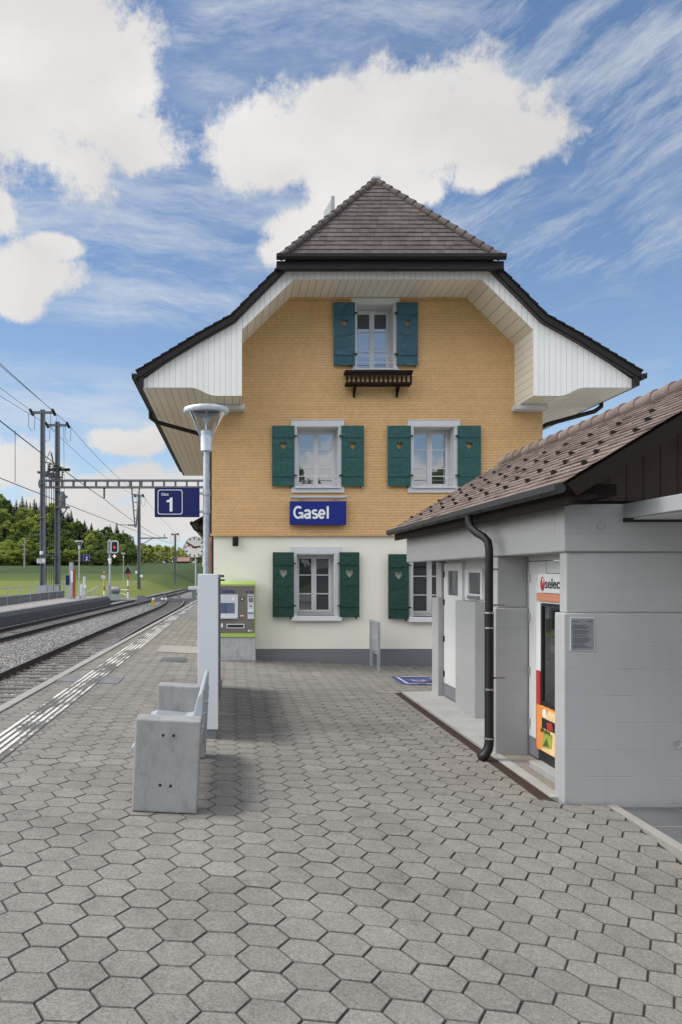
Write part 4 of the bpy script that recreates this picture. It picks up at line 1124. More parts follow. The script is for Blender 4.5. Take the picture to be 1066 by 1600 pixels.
# eaves, verge, gable
b_ = MB()
b_.box(EX+.03, EX+.07, Y0r+.05, Y1r-.02, EZ-.17, EZ-.0); b_.box(EX+.07, XS+.05, Y0r+.06, Y1r-.03, ZT+.002, ZT+.03)
b_.box(XS-.02, XS+.10, YS-.35, YE, ZT+.03, ZT+.10)
b_.build('eaves_board', M['dark_wood'], sh)
b_ = MB()
for sg in (1, -1):
    f_ = lambda x: x if sg > 0 else 2*RX-x
    b_.prism([(f_(EX), EZ-.01), (f_(RX), RZ_-.012), (f_(RX), RZ_-.15), (f_(EX+.08), EZ-.10)], Y0r, Y0r+.04)
b_.build('verge_board', M['dark_wood'], sh)
b_ = MB()
b_.prism([(XS+.0, ZT+.03), (6.04, ZT+.03), (6.04, 2.64), (RX, RZ_-.1), (XS+.0, 2.64)], YS+.06, YS+.12)
b_.build('gable_planks', M['gable'], sh)
for x in (XS+.03, 5.72):
    b_ = MB(); b_.box(x, x+.29, YS-.28, YS+.06, 2.50, 2.60); b_.build('purlin_end', M['dark_wood'], sh)
b_ = MB()
b_.tube([(EX-.06, Y0r-.02, EZ-.045), (EX-.06, Y1r+.02, EZ-.045)], .040, 12); b_.box(EX-.107, EX-.097, Y0r-.02, Y1r+.02, EZ-.06, EZ-.005)
for k in range(9): b_.tube([(EX-.06, Y0r+.3+k*.8, EZ-.047), (EX-.06, Y0r+.33+k*.8, EZ-.047)], .044, 12)
b_.build('gutter', plain('zinc_gutter', (.03, .03, .032), .5, 0, .15, 5, spec=.3), sh, smooth=True)
b_ = MB(); yd = 8.28
cv = [(EX-.06, yd+.30, EZ-.09), (EX-.06, yd+.29, EZ-.15), (EX-.045, yd+.26, EZ-.22), (EX-.01, yd+.18, EZ-.28), (EX+.035, yd+.08, EZ-.33), (EX+.058, yd+.02, EZ-.38), (EX+.065, yd, EZ-.46), (EX+.065, yd, 2.0), (EX+.065, yd, 1.42)]
b_.tube(cv, .042, 14)
dp = b_.build('downpipe', M['dark_metal'], sh, smooth=True)
b_ = MB(); b_.tube([(EX+.065, yd, 1.44), (EX+.065, yd, .06), (EX+.055, yd-.0, -.0), (EX+.01, yd-.01, -.075), (EX-.04, yd-.02, -.10)], [.048, .048, .052, .052, .05], 14)
b_.build('lower_pipe', M['iron'], dp, smooth=True)
b_ = MB()
for z in (1.44, 1.28, .63, .11): b_.tube([(EX+.065, yd, z-.009), (EX+.065, yd, z+.009)], .054, 14)
for z in (1.52, 1.9, .75): b_.box(EX+.105, EX+.23, yd-.012, yd+.012, z-.01, z+.01)
b_.build('pipe_clamps', M['steel'], dp)
# canopy
b_ = MB(); b_.box(3.40, 6.3, 4.0, YS-.004, 2.335, 2.46); cp = b_.build('canopy', M['grey_metal'], sh, bevel=.006)
b_ = MB(); b_.box(3.47, 6.2, 4.1, YS-.03, 2.322, 2.336); b_.build('canopy_lining', M['paint_w'], cp)
b_ = MB(); b_.box(3.39, 6.3, YS-.035, YS-.006, 2.30, 2.334); b_.build('canopy_rail', M['iron'], cp)
# ================================================================== FORECOURT FURNITURE
# bench: two concrete cheeks, slotted seat, wedge backrest; it leans with the paving
bo = Vector((-.52, 6.95, gz(-.52)))
be = thing('bench', bo, 'concrete sided platform bench with pale slotted metal seat and backrest', 'bench')
def L(x, y, z): return (bo.x+x, bo.y+y, bo.z+z)
def lbox(b_, x0, x1, y0, y1, z0, z1): b_.box(bo.x+x0, bo.x+x1, bo.y+y0, bo.y+y1, bo.z+z0, bo.z+z1)
for (y0, y1) in ((-1.0, -.78), (.80, 1.02)):
    b_ = MB(); lbox(b_, -.25, .25, y0, y1, .004, .715)
    c_ = b_.build('side_block', M['bench_c'], be, bevel=.014)
    for (x, z) in ((-.035, .595), (.045, .597), (-.04, .215), (.04, .212)) if y0 < 0 else ():
        b_ = MB(); b_.lathe([(.001, 0), (.011, 0), (.012, .004)], L(x, y0-.0025, z), 10, 'Y'); b_.build('bolt_hole', M['black'], c_)
b_ = MB(); n = 13
prof = [(-.275, .405), (-.285, .43), (-.275, .455), (-.24, .468), (-.1, .462), (.05, .455), (.12, .47), (.14, .5)]
y = -.775; 
while y < .79:
    b_.ribbon([(bo.x+x, bo.z+z) for x, z in prof[3:6]], bo.y+y, bo.y+y+.016); y += .034
b_.ribbon([(bo.x+x, bo.z+z) for x, z in prof[:4]], bo.y-.779, bo.y+.799); b_.ribbon([(bo.x+x, bo.z+z) for x, z in prof[5:]], bo.y-.779, bo.y+.799)
st_ = b_.build('seat', M['bench_m'], be); sm = st_.modifiers.new('thick', 'SOLIDIFY'); sm.thickness = .012
b_ = MB(); lp = [(-.285+.018*math.cos(R(a)), .425+.028*math.sin(R(a))) for a in range(0, 360, 30)]
b_.prism([(bo.x+x, bo.z+z) for x, z in lp], bo.y-.80, bo.y+.82); b_.build('seat_lip', M['bench_m'], st_, bevel=.003)
b_ = MB(); bp = [(.145, .48), (.155, .62), (.185, .76), (.205, .86), (.215, .885), (.235, .89), (.248, .875), (.25, .82), (.25, .48)]
b_.prism([(bo.x+x, bo.z+z) for x, z in bp], bo.y-.775, bo.y+.79); bk = b_.build('backrest', M['bench_m'], be, bevel=.008)
for y in (-.6, 0, .6):
    for z in (.60, .70):
        b_ = MB(); b_.lathe([(.001, .012), (.016, .010), (.018, 0)], L(.25, y, z), 10, 'X'); b_.build('bolt', M['galv'], bk)
b_ = MB(); b_.lathe([(.001, -.006), (.010, -.004), (.012, 0)], L(.225, -.776, .535), 10, 'Y'); b_.build('bolt', M['galv'], bk)
be.rotation_euler = (0, math.atan(TILT), 0)

# display board seen edge-on
db = thing('display_board', (-.27, 10.7, 0), 'tall silver timetable board seen edge-on behind the bench', 'notice board')
b_ = MB(); b_.box(-.385, -.157, 8.71, 8.90, .115, 1.852); b_.build('end_post', M['silver'], db, bevel=.006)
for y in (8.73, 12.56):
    b_ = MB(); b_.box(-.37, -.18, y, y+.14, -.03, .112); b_.build('foot', M['silver_d'], db)
b_ = MB(); b_.box(-.385, -.185, 12.54, 12.72, .115, 1.852); b_.build('rear_post', M['silver'], db, bevel=.006)
b_ = MB(); b_.box(-.30, -.20, 8.905, 12.535, .12, 1.84); b_.build('panel', M['silver_d'], db)
b_ = MB(); b_.box(-.186, -.18, 8.95, 12.5, .16, 1.80); b_.build('glass_front', M['glass_d'], db)
b_ = MB()
for z in (.14, 1.82): b_.box(-.198, -.160, 8.905, 12.535, z-.02, z+.02)
b_.box(-.198, -.160, 10.68, 10.74, .16, 1.8); b_.build('panel_frame', M['silver_d'], db)
for z in (.30, .55, .80, 1.5):
    b_ = MB(); b_.box(-.160, -.148, 9.4, 9.46, z, z+.02); b_.build('lock', M['steel'], db)
b_ = MB(); b_.box(-.20, -.13, 12.50, 12.60, 1.80, 1.835); b_.box(-.20, -.12, 12.50, 12.60, 1.74, 1.765); b_.build('hinge_arm', M['iron'], db)

# lamp with its platform sign
def lamp_post(loc, h, label):
    x, y, z = loc
    e = thing('platform_lamp', loc, label, 'lamp post', 'platform lamps with glass funnel heads')
    b_ = MB(); b_.tube([(x, y, z), (x, y, z+h*.2), (x, y, z+h-.62)], [.046, .041, .039], 14); b_.tube([(x, y, z+h-.62), (x, y, z+h-.52)], .034, 12); b_.lathe([(.075, 0), (.075, .012), (.052, .02)], (x, y, z), 14)
    b_.build('pole', M['galv'], e, smooth=True)
    b_ = MB(); b_.lathe([(.001, h-.55), (.072, h-.55), (.074, h-.40), (.074, h-.30), (.064, h-.29), (.001, h-.285)], (x, y, z), 20); b_.lathe([(.076, h-.395), (.0765, h-.385)], (x, y, z), 20)
    b_.build('socket', M['galv_l'], e, smooth=True)
    b_ = MB(); b_.lathe([(.085, h-.36), (.245, h-.06)], (x, y, z), 28); b_.build('glass_cone', M['clear'], e, smooth=True)
    b_ = MB(); b_.tube([(x, y, z+h-.29), (x, y, z+h-.03)], .012, 8); b_.lathe([(.001, h-.10), (.03, h-.10), (.05, h-.15), (.02, h-.2)], (x, y, z), 12)
    b_.build('lamp_rod', M['galv_l'], e, smooth=True)
    b_ = MB(); b_.lathe([(.235, h-.075), (.278, h-.07), (.292, h-.04), (.285, h-.012), (.24, h), (.10, h+.012), (.001, h+.014)], (x, y, z), 32); b_.lathe([(.235, h-.075), (.235, h-.03)], (x, y, z), 32)
    b_.build('ring_lid', M['galv_l'], e, smooth=True)
    return e
lp = pt(322.5, 637, 9.9)
l1 = lamp_post((lp.x, 9.9, gz(lp.x)), lp.z-gz(lp.x), 'galvanised platform lamp in front of the station house carrying the sign 1')
def blue_sign(name, x0, x1, z0, z1, y, pole_x, number, word, label, flip=False):
    e = thing(name, ((x0+x1)/2, y, z0), label, 'sign')
    b_ = MB(); b_.box(x0, x1, y-.03, y+.03, z0, z1); b_.build('panel', M['blue_n'], e, bevel=.005)
    b_ = MB(); h = z1-z0; w = h*.84; bx = x0+.04 if not flip else x1-.04-w; t = .008; bz0, bz1 = z0+h*.085, z1-h*.075; r = .03
    pts = []
    for (cx, cz, a0) in ((bx+w-r, bz1-r, 0), (bx+r, bz1-r, 90), (bx+r, bz0+r, 180), (bx+w-r, bz0+r, 270)):
        for a in range(0, 91, 18): pts.append((cx+r*math.cos(R(a0+a)), cz+r*math.sin(R(a0+a))))
    cxm, czm = bx+w/2, (bz0+bz1)/2
    innr = [(cxm+(p[0]-cxm)*(1-2*t/w), czm+(p[1]-czm)*(1-2*t/(bz1-bz0))) for p in pts]
    b_.prism(pts, y-.0325, y-.0305, holes=[innr])
    oo = (bx+w*.36, y-.0315, z0+h*.185); hh = h*.47
    if number == '1':
        b_.prism([(oo[0]+hh*q[0], oo[2]+hh*q[1]) for q in ((.22, 0), (.42, 0), (.42, 1), (.27, 1), (.20, .86), (.0, .80), (.0, .66), (.22, .67))], y-.036, y-.031)
    else:
        stroke(b_, [(hh*q[0], hh*q[1]) for q in arc(.28, .70, .22, .22, 170, -30, 10)+[(.30, .30), (.08, .08), (.56, .08)]], hh*.17, oo, (1, 0, 0), (0, 0, 1), .004)
    if word: text_mesh(b_, word, h*.125, (bx+w*.14, y-.032, z1-h*.275), (1, 0, 0), (0, 0, 1), .003, .0006)
    b_.build('lettering', M['white_l'], e)
    b_ = MB()
    for z in (z0+h*.18, z0+h*.80):
        a, c = (x1, pole_x-.045) if pole_x > x1 else (pole_x+.045, x0)
        b_.box(a, c, y-.014, y+.014, z-.014, z+.014); b_.tube([(pole_x, y, z-.02), (pole_x, y, z+.02)], .053, 14)
    b_.build('bracket', M['galv'], e)
    return e
a = pt(242, 808, 9.9); c = pt(312, 762, 9.9)
blue_sign('track_sign', a.x, c.x, a.z, c.z, 9.9, lp.x, '1', 'Gleis', 'navy blue track sign with a boxed number 1 on the lamp post')

# ticket machine
Yt = 16.5; kt = F/Yt
def tx(px): return (px-CX)/kt
def tz(py): return EYE+(HY-py)/kt
tm = thing('ticket_machine', (.05, Yt+.3, 0), 'grey and lime green ticket machine on a concrete base at the station wall', 'ticket machine')
b_ = MB(); b_.box(-.42, tx(399.5), Yt, YF-.03, .03, tz(996)); bb = b_.build('base', M['conc_l'], tm, bevel=.008)
b_ = MB(); b_.box(-.30, tx(392), Yt-.006, Yt-.0005, .10, tz(1001)); b_.build('service_flap', M['conc_l'], bb, bevel=.003)
b_ = MB(); b_.box(-.43, tx(400.5), Yt-.012, YF-.03, -.03, .028); b_.build('footing', M['curb'], bb)
b_ = MB(); b_.box(-.42, tx(400), Yt-.02, YF-.05, tz(996)+.002, tz(914)); b_.prism([(Yt-.02, tz(914)+.001), (YF-.05, tz(914)+.001), (YF-.05, tz(911)+.05), (Yt+.05, tz(911)+.02), (Yt-.02, tz(912.5))], -.42, tx(400), 'YZ')
b_.build('housing', M['lime'], tm, bevel=.012)
b_ = MB(); b_.box(-.40, tx(397.8), Yt-.034, Yt-.021, tz(988.5), tz(914.8)); fp = b_.build('front_panel', M['brown_paint'], tm, bevel=.01)
b_ = MB(); b_.prism(rect(-.36, tx(372), tz(966.5), tz(929)), Yt-.050, Yt-.035, holes=[rect(-.30, tx(367), tz(958.5), tz(942))]); b_.box(-.34, tx(370.5), Yt-.075, Yt-.051, tz(966.5), tz(963)); b_.build('screen_frame', M['silver'], fp, bevel=.004)
b_ = MB(); b_.box(-.299, tx(366.8), Yt-.040, Yt-.036, tz(958.3), tz(942.2)); b_.build('screen', M['screen'], fp)
b_ = MB(); b_.lathe([(.001, -.006), (.03, -.005), (.032, 0)], (tx(364.5), Yt-.051, tz(936)), 16, 'Y'); b_.build('contact_disc', M['white_l'], fp)
b_ = MB(); b_.box(tx(387), tx(397), Yt-.046, Yt-.0345, tz(967), tz(929)); cr = b_.build('card_reader', M['silver'], fp, bevel=.003)
b_ = MB(); b_.box(tx(388), tx(396), Yt-.052, Yt-.047, tz(932.8), tz(930.6)); b_.box(tx(388.6), tx(395.5), Yt-.052, Yt-.047, tz(941), tz(934)); b_.prism([(tx(389.5), tz(948)), (tx(392), tz(944)), (tx(395), tz(948))], Yt-.05, Yt-.0465); b_.box(tx(388), tx(396), Yt-.052, Yt-.047, tz(959), tz(957.2)); b_.build('reader_slots', M['plinth'], cr)
b_ = MB(); b_.box(tx(388), tx(396), Yt-.062, Yt-.047, tz(955.8), tz(953.6)); b_.build('card_tray', M['white_l'], cr)
b_ = MB(); b_.lathe([(.001, -.012), (.03, -.012), (.038, -.004), (.038, 0)], (tx(378.5), Yt-.035, tz(936)), 18, 'Y'); b_.build('key_lock', M['iron'], fp, smooth=True)
b_ = MB(); b_.lathe([(.001, -.008), (.016, -.008), (.018, 0)], (tx(378.5), Yt-.048, tz(936)), 12, 'Y'); b_.build('key_hole', M['white_l'], fp)
b_ = MB(); b_.lathe([(.001, -.016), (.036, -.014), (.042, 0)], (tx(378.5), Yt-.035, tz(962)), 18, 'Y'); b_.build('stop_button', M['red'], fp, smooth=True)
b_ = MB(); b_.box(tx(375.5), tx(381.5), Yt-.053, Yt-.051, tz(962.7), tz(961.3)); b_.build('button_mark', M['white_l'], fp)
b_ = MB(); b_.prism(rect(tx(354), tx(382), tz(981.5), tz(974.5)), Yt-.044, Yt-.0345, holes=[rect(tx(355.5), tx(380.5), tz(980.2), tz(976))]); b_.build('tray_rim', M['silver'], fp)
b_ = MB(); b_.box(tx(355.5), tx(380.5), Yt-.038, Yt-.035, tz(980.2), tz(976)); b_.build('ticket_tray', M['black'], fp)
b_ = MB(); b_.box(tx(346), tx(348.5), Yt-.05, Yt-.035, tz(980), tz(974)); b_.box(tx(387.5), tx(390.5), Yt-.037, Yt-.0345, tz(986.5), tz(984)); b_.lathe([(.014, -.003), (.02, -.003), (.02, 0)], (tx(393.3), Yt-.035, tz(985.2)), 12, 'Y'); b_.build('coin_slot', M['white_l'], fp)
b_ = MB(); text_mesh(b_, 'Tickets', .115, (tx(367.3), Yt-.036, tz(926.2)), (1, 0, 0), (0, 0, 1), .002, .002, 'RIGHT'); text_mesh(b_, 'bls', .05, (tx(395), Yt-.036, tz(926.0)), (1, 0, 0), (0, 0, 1), .002, .003, 'RIGHT')
b_.box(tx(385), tx(387.5), Yt-.037, Yt-.0345, tz(926), tz(923.6)); b_.build('lettering', M['blue'], fp)

# short galvanised barrier at the wall
br = thing('barrier_frame', (3.0, 16.6, gz(3)), 'short galvanised barrier frame with two posts standing against the station wall', 'barrier')
ya, yb, xb = 16.1, 16.98, 3.02
for y in (ya, yb):
    b_ = MB(); b_.box(xb-.03, xb+.03, y-.03, y+.03, gz(xb)-.02, .86); b_.build('post', M['galv'], br, bevel=.004)
for z in (.83, .56, .48, .20):
    b_ = MB(); b_.box(xb-.02, xb+.02, ya+.03, yb-.03, z-.025, z+.025); b_.build('rail', M['galv'], br)
for z in (.58, .225):
    b_ = MB(); b_.box(xb-.004, xb+.004, ya+.03, yb-.03, z, z+.225); b_.build('infill_panel', M['grey_p'], br)

# stainless ash column at the far wall of the shelter
ac = thing('ash_column', (3.47, 13.2, -.15), 'slim stainless steel ash and litter column at the far shelter corner', 'ash bin')
b_ = MB(); b_.lathe([(.001, 1.17), (.11, 1.165), (.12, 1.15), (.12, .0), (.001, 0)], (3.50, 13.15, -.16), 20); bd = b_.build('column', M['steel'], ac, smooth=True)
for z in (.80, .95):
    b_ = MB(); b_.box(3.385, 3.44, 13.01, 13.12, z, z+(.06 if z > .9 else .11)); b_.build('slot', M['black'], ac)
b_ = MB(); b_.lathe([(.001, .02), (.17, .02), (.17, 0), (.001, 0)], (3.50, 13.15, -.163), 20); b_.build('base_plate', M['steel'], ac)

# snack machine in the recess
VX, V0, V1 = 3.14, 7.06, 8.06
vm = thing('vending_machine', (3.5, 7.5, -.06), 'white red and orange snack vending machine standing in the shelter recess', 'vending machine')
pl = thing('machine_plinth', (3.5, 7.5, -.128), 'low concrete plinth under the vending machine', 'plinth')
b_ = MB(); b_.box(3.04, 4.1, 6.99, 8.0, -.129, -.058); b_.build('block', M['slab'], pl, bevel=.006)
b_ = MB(); b_.prism([(V0, 1.66), (V1, 1.66), (V1-.05, 1.853), (V0+.05, 1.853)], VX+.0, VX+.09, 'YZ'); 
b_.box(VX+.09, 4.0, V0, V1, .06, 1.855); b_.box(VX+.02, VX+.0895, V0, V1, 1.555, 1.575); b_.box(VX, VX+.089, V1-.10, V1, .86, 1.555); b_.box(VX, VX+.089, V0, V0+.10, .86, 1.555)
bd = b_.build('cabinet', M['paint_w'], vm, bevel=.004)
for y in (V1-.10, V0-.002):
    b_ = MB(); b_.box(VX-.002, VX+.089, y, y+.102, .06, .858); b_.build('red_side', M['red'], vm)
b_ = MB(); b_.box(VX, VX+.089, V0+.003, V1-.003, 1.578, 1.655); b_.build('salmon_band', M['salmon'], vm)
b_ = MB(); b_.box(VX+.02, 3.98, V0+.01, V1-.01, -.055, .058); b_.build('kick_base', M['black'], vm)
b_ = MB(); b_.box(VX-.004, VX+.089, V0+.10, V1-.012, .061, .515); op = b_.build('lower_panel', M['orange'], vm, bevel=.004)
b_ = MB(); b_.box(VX-.008, VX-.0045, V0+.2, V1-.16, .30, .40); b_.build('delivery_flap', M['black'], op)
b_ = MB(); b_.add([(VX-.0065, V1-.16, .10), (VX-.0065, V1-.40, .13), (VX-.0065, V1-.42, .27), (VX-.0065, V1-.20, .28)], [(0, 1, 2, 3)]); b_.build('snack_print', plain('green_yellow_print', (.32, .36, .05), .4, 0, .5, 14), op)
b_ = MB(); b_.add([(VX-.0050, V1-.52, .07), (VX-.0050, V1-.15, .07), (VX-.0050, V1-.24, .20), (VX-.0050, V1-.19, .36), (VX-.0050, V1-.33, .50), (VX-.0050, V1-.52, .50)], [(0, 1, 2, 3, 4, 5)]); b_.build('cream_glow_print', plain('cream_print', (.78, .58, .30), .4, 0, .25, 9), op)
b_ = MB()
for q in range(7): b_.add([(VX-.0088, V1-.13-.035*q, .255+.012*(q % 3)), (VX-.0088, V1-.15-.035*q, .25), (VX-.0088, V1-.155-.035*q, .295), (VX-.0088, V1-.137-.035*q, .30-.01*(q % 2))], [(0, 1, 2, 3)])
b_.build('dark_print', M['black'], op)
b_ = MB(); b_.add([(VX-.0072, V1-.19, .12), (VX-.0072, V1-.33, .14), (VX-.0072, V1-.27, .21)], [(0, 1, 2)]); b_.build('dark_green_print', plain('dark_green_print', (.06, .10, .03), .4), op)
b_ = MB(); b_.add([(VX-.0085, V1-.30, .30), (VX-.0085, V1-.44, .32), (VX-.0085, V1-.40, .39), (VX-.0085, V1-.28, .37)], [(0, 1, 2, 3)]); b_.build('red_print', M['red'], op)
b_ = MB(); b_.lathe([(.001, -.003), (.045, -.003), (.045, 0)], (VX-.005, V1-.22, .45), 16, 'X'); b_.build('round_label', M['white_l'], op)
b_ = MB(); b_.prism(rect(V0+.11, V1-.105, .525, 1.55), VX+.005, VX+.06, 'YZ', holes=[rect(V0+.15, V1-.135, .56, 1.525)]); b_.build('glass_frame', M['black'], vm)
b_ = MB(); b_.box(VX+.020, VX+.024, V0+.15, V1-.135, .56, 1.525); b_.build('glass_front', clear_mat('vending_glass', (.72, .75, .77), .16), vm)
# dark inside with shelves set proud of the cabinet front
b_ = MB(); b_.box(VX+.082, VX+.0885, V0+.105, V1-.105, .53, 1.55); b_.build('inside_back', M['black'], vm)
b_ = MB()
SHZ = (.60, .79, .98, 1.17)
for z in SHZ: b_.box(VX+.03, VX+.082, V0+.15, V1-.135, z-.012, z)
b_.build('shelves', M['plinth'], vm)
b_ = MB(); b_.box(VX+.035, VX+.055, V1-.185, V1-.16, 1.28, 1.50); b_.build('light_tube', M['white_l'], vm)
bt = None
for z in SHZ:
    for k in range(4):
        y = V1-.185-.085*k; q = (VX+.055, y, z)
        if bt is None:
            bt = thing('water_bottle', q, 'small clear bottle with blue cap on a shelf behind the machine glass', 'bottle', 'bottles on the vending machine shelves')
            b_ = MB(); b_.lathe([(.001, 0), (.024, 0), (.025, .09), (.01, .125), (.01, .135), (.001, .136)], q, 12); b_.build('bottle_body', plain('pale_plastic', (.5, .55, .6), .2), bt, smooth=True)
            b_ = MB(); b_.lathe([(.0255, .03), (.0255, .07)], q, 12); b_.lathe([(.001, .15), (.012, .15), (.012, .136)], q, 12); b_.build('label_band', M['blue'], bt, smooth=True)
        else:
            o = copy_tree(bt); o.location = q
b_ = MB(); c_ = (VX-.004, V1-.165, 1.752)
pts = []
for k in range(24):
    a_ = 2*math.pi*k/24; r_ = 1.0-.12*max(0, math.sin(a_))*abs(math.cos(a_))
    pts.append((c_[1]-.050*r_*math.cos(a_), c_[2]+.072*r_*math.sin(a_)))
b_.prism(pts, VX-.006, VX-.001, 'YZ'); b_.build('logo_drop', M['red'], vm)
b_ = MB(); b_.prism([(c_[1]-.036, c_[2]+.045), (c_[1]-.004, c_[2]+.058), (c_[1]-.002, c_[2]+.046), (c_[1]-.016, c_[2]+.03), (c_[1]-.022, c_[2]-.004), (c_[1]-.030, c_[2]+.02)], VX-.008, VX-.0062, 'YZ'); b_.build('logo_swirl', M['white_l'], vm)
b_ = MB(); text_mesh(b_, 'selecta', .14, (VX-.003, V1-.225, 1.71), (0, -1, 0), (0, 0, 1), .003, .0015, sx=1.28); b_.build('lettering', M['black'], vm)

# notice plate
nt_ = thing('notice_plate', (3.035, 6.77, 1.33), 'grey metal notice plate with small dark print on the shelter front wall', 'notice')
a = pt(892, 1015.5, 6.772); c = pt(928, 966, 6.772)
b_ = MB(); b_.box(a.x, c.x, 6.768, 6.778, a.z, c.z); pq = b_.build('plate', M['plaque'], nt_, bevel=.002)
b_ = MB(); b_.box(a.x-.006, c.x+.006, 6.771, 6.779, a.z-.006, a.z); b_.box(a.x-.006, c.x+.006, 6.771, 6.779, c.z, c.z+.006); b_.box(a.x-.006, a.x, 6.771, 6.779, a.z, c.z); b_.box(c.x, c.x+.006, 6.771, 6.779, a.z, c.z); b_.build('edge', M['silver'], nt_)
b_ = MB(); random.seed(4); z = c.z-.03
b_.box(a.x+.012, a.x+.065, 6.7665, 6.7675, z, z+.006); b_.box(c.x-.05, c.x-.015, 6.7665, 6.7675, z, z+.009)
z -= .022
while z > a.z+.02:
    w = random.uniform(.55, .95)*(c.x-a.x-.03)
    if random.random() > .15: b_.box(a.x+.014, a.x+.014+w, 6.7665, 6.7675, z, z+.0032)
    z -= .0075
b_.build('print', M['print'], nt_)

# station clock on a bracket off the track side wall
Yc = 25.0; cc = pt(304, 855, Yc); rc = 16.3/F*Yc
ck = thing('station_clock', cc, 'round white station clock with black hands and red second hand', 'clock')
b_ = MB(); b_.lathe([(.001, .07), (rc, .07), (rc+.012, .05), (rc+.012, -.06), (rc-.012, -.075), (rc-.02, -.055)], cc, 40, 'Y'); b_.build('case', M['grey_metal'], ck, smooth=True)
b_ = MB(); b_.lathe([(.001, -.056), (rc-.015, -.056)], cc, 40, 'Y'); b_.build('dial', M['clock_face'], ck)
def hand(b_, ang, r0, r1, w0, w1, y):
    d = Vector((math.sin(ang), 0, math.cos(ang))); n = Vector((d.z, 0, -d.x)); o = Vector((cc.x, cc.y+y, cc.z))
    b_.add([o+d*r0-n*w0, o+d*r0+n*w0, o+d*r1+n*w1, o+d*r1-n*w1], [(0, 1, 2, 3)])
b_ = MB()
for k in range(12): hand(b_, R(30*k), rc*.74, rc*.93, .019, .019, -.059)
b_.build('hour_marks', M['black'], ck)
b_ = MB(); hand(b_, R(85), -rc*.2, rc*.62, .028, .022, -.062); b_.build('hour_hand', M['black'], ck)
b_ = MB(); hand(b_, R(302), -rc*.2, rc*.90, .024, .018, -.065); b_.build('minute_hand', M['black'], ck)
b_ = MB(); hand(b_, R(285), -rc*.28, rc*.55, .007, .005, -.068); dd = Vector((math.sin(R(285)), 0, math.cos(R(285))))*rc*.58
b_.lathe([(.001, -.069), (.034, -.069)], cc+dd, 16, 'Y'); b_.build('second_hand', M['red'], ck)
b_ = MB(); b_.box(cc.x+rc, WL+.02, Yc-.03, Yc+.03, cc.z-.05, cc.z+.01); b_.tube([(cc.x+.05, Yc, cc.z+rc), (cc.x+.05, Yc, 2.98)], .02, 8); b_.build('bracket', M['iron'], ck)
# small framed sign behind the lamp post
sb = thing('framed_sign', pt(321, 884, 21), 'small black sign with white frame hanging beside the clock', 'sign')
a = pt(316.5, 885, 21); c = pt(329, 864, 21); b_ = MB(); b_.box(a.x, c.x, 20.97, 21.03, a.z, c.z); b_.build('panel', M['black'], sb)
b_ = MB(); t = .022; y0, y1 = 20.962, 20.969
b_.box(a.x, c.x, y0, y1, a.z, a.z+t); b_.box(a.x, c.x, y0, y1, c.z-t, c.z); b_.box(a.x, a.x+t, y0, y1, a.z+t, c.z-t); b_.box(a.x+.08, a.x+.08+t, y0, y1, a.z+t, c.z-t); b_.build('frame', M['white_l'], sb)
b_ = MB(); b_.tube([(c.x-.02, 21, c.z), (c.x-.02, 21, 3.15)], .015, 8); b_.box(c.x-.03, WL+.02, 20.98, 21.02, c.z-.1, c.z-.07); b_.build('hanger', M['iron'], sb)

# ================================================================== TRACKS
def rail_mesh(b_, path, off, part):
    P = []
    for i, (y, x) in enumerate(path):
        y0, x0 = path[max(i-1, 0)]; y1, x1 = path[min(i+1, len(path)-1)]
        d = Vector((x1-x0, y1-y0)).normalized(); n = Vector((d.y, -d.x))
        P.append((x+n.x*off, y+n.y*off, n))
    prof = [(-.065, -.16), (-.065, -.145), (-.012, -.13), (-.012, -.045), (-.034, -.035), (-.034, -.004), (.034, -.004), (.034, -.035), (.012, -.045), (.012, -.13), (.065, -.145), (.065, -.16)] if part == 'body' else [(-.030, -.006), (-.030, .0), (.030, .0), (.030, -.006)]
    k = len(prof); o = len(b_.v)
    for (x, y, n) in P:
        for (u, w) in prof: b_.v.append((x+n.x*u, y+n.y*u, RZ+w))
    for i in range(len(P)-1):
        for q in range(k):
            b_.f.append([o+i*k+q, o+i*k+(q+1) % k, o+(i+1)*k+(q+1) % k, o+(i+1)*k+q]); b_.t.append(.5)
TR = {}
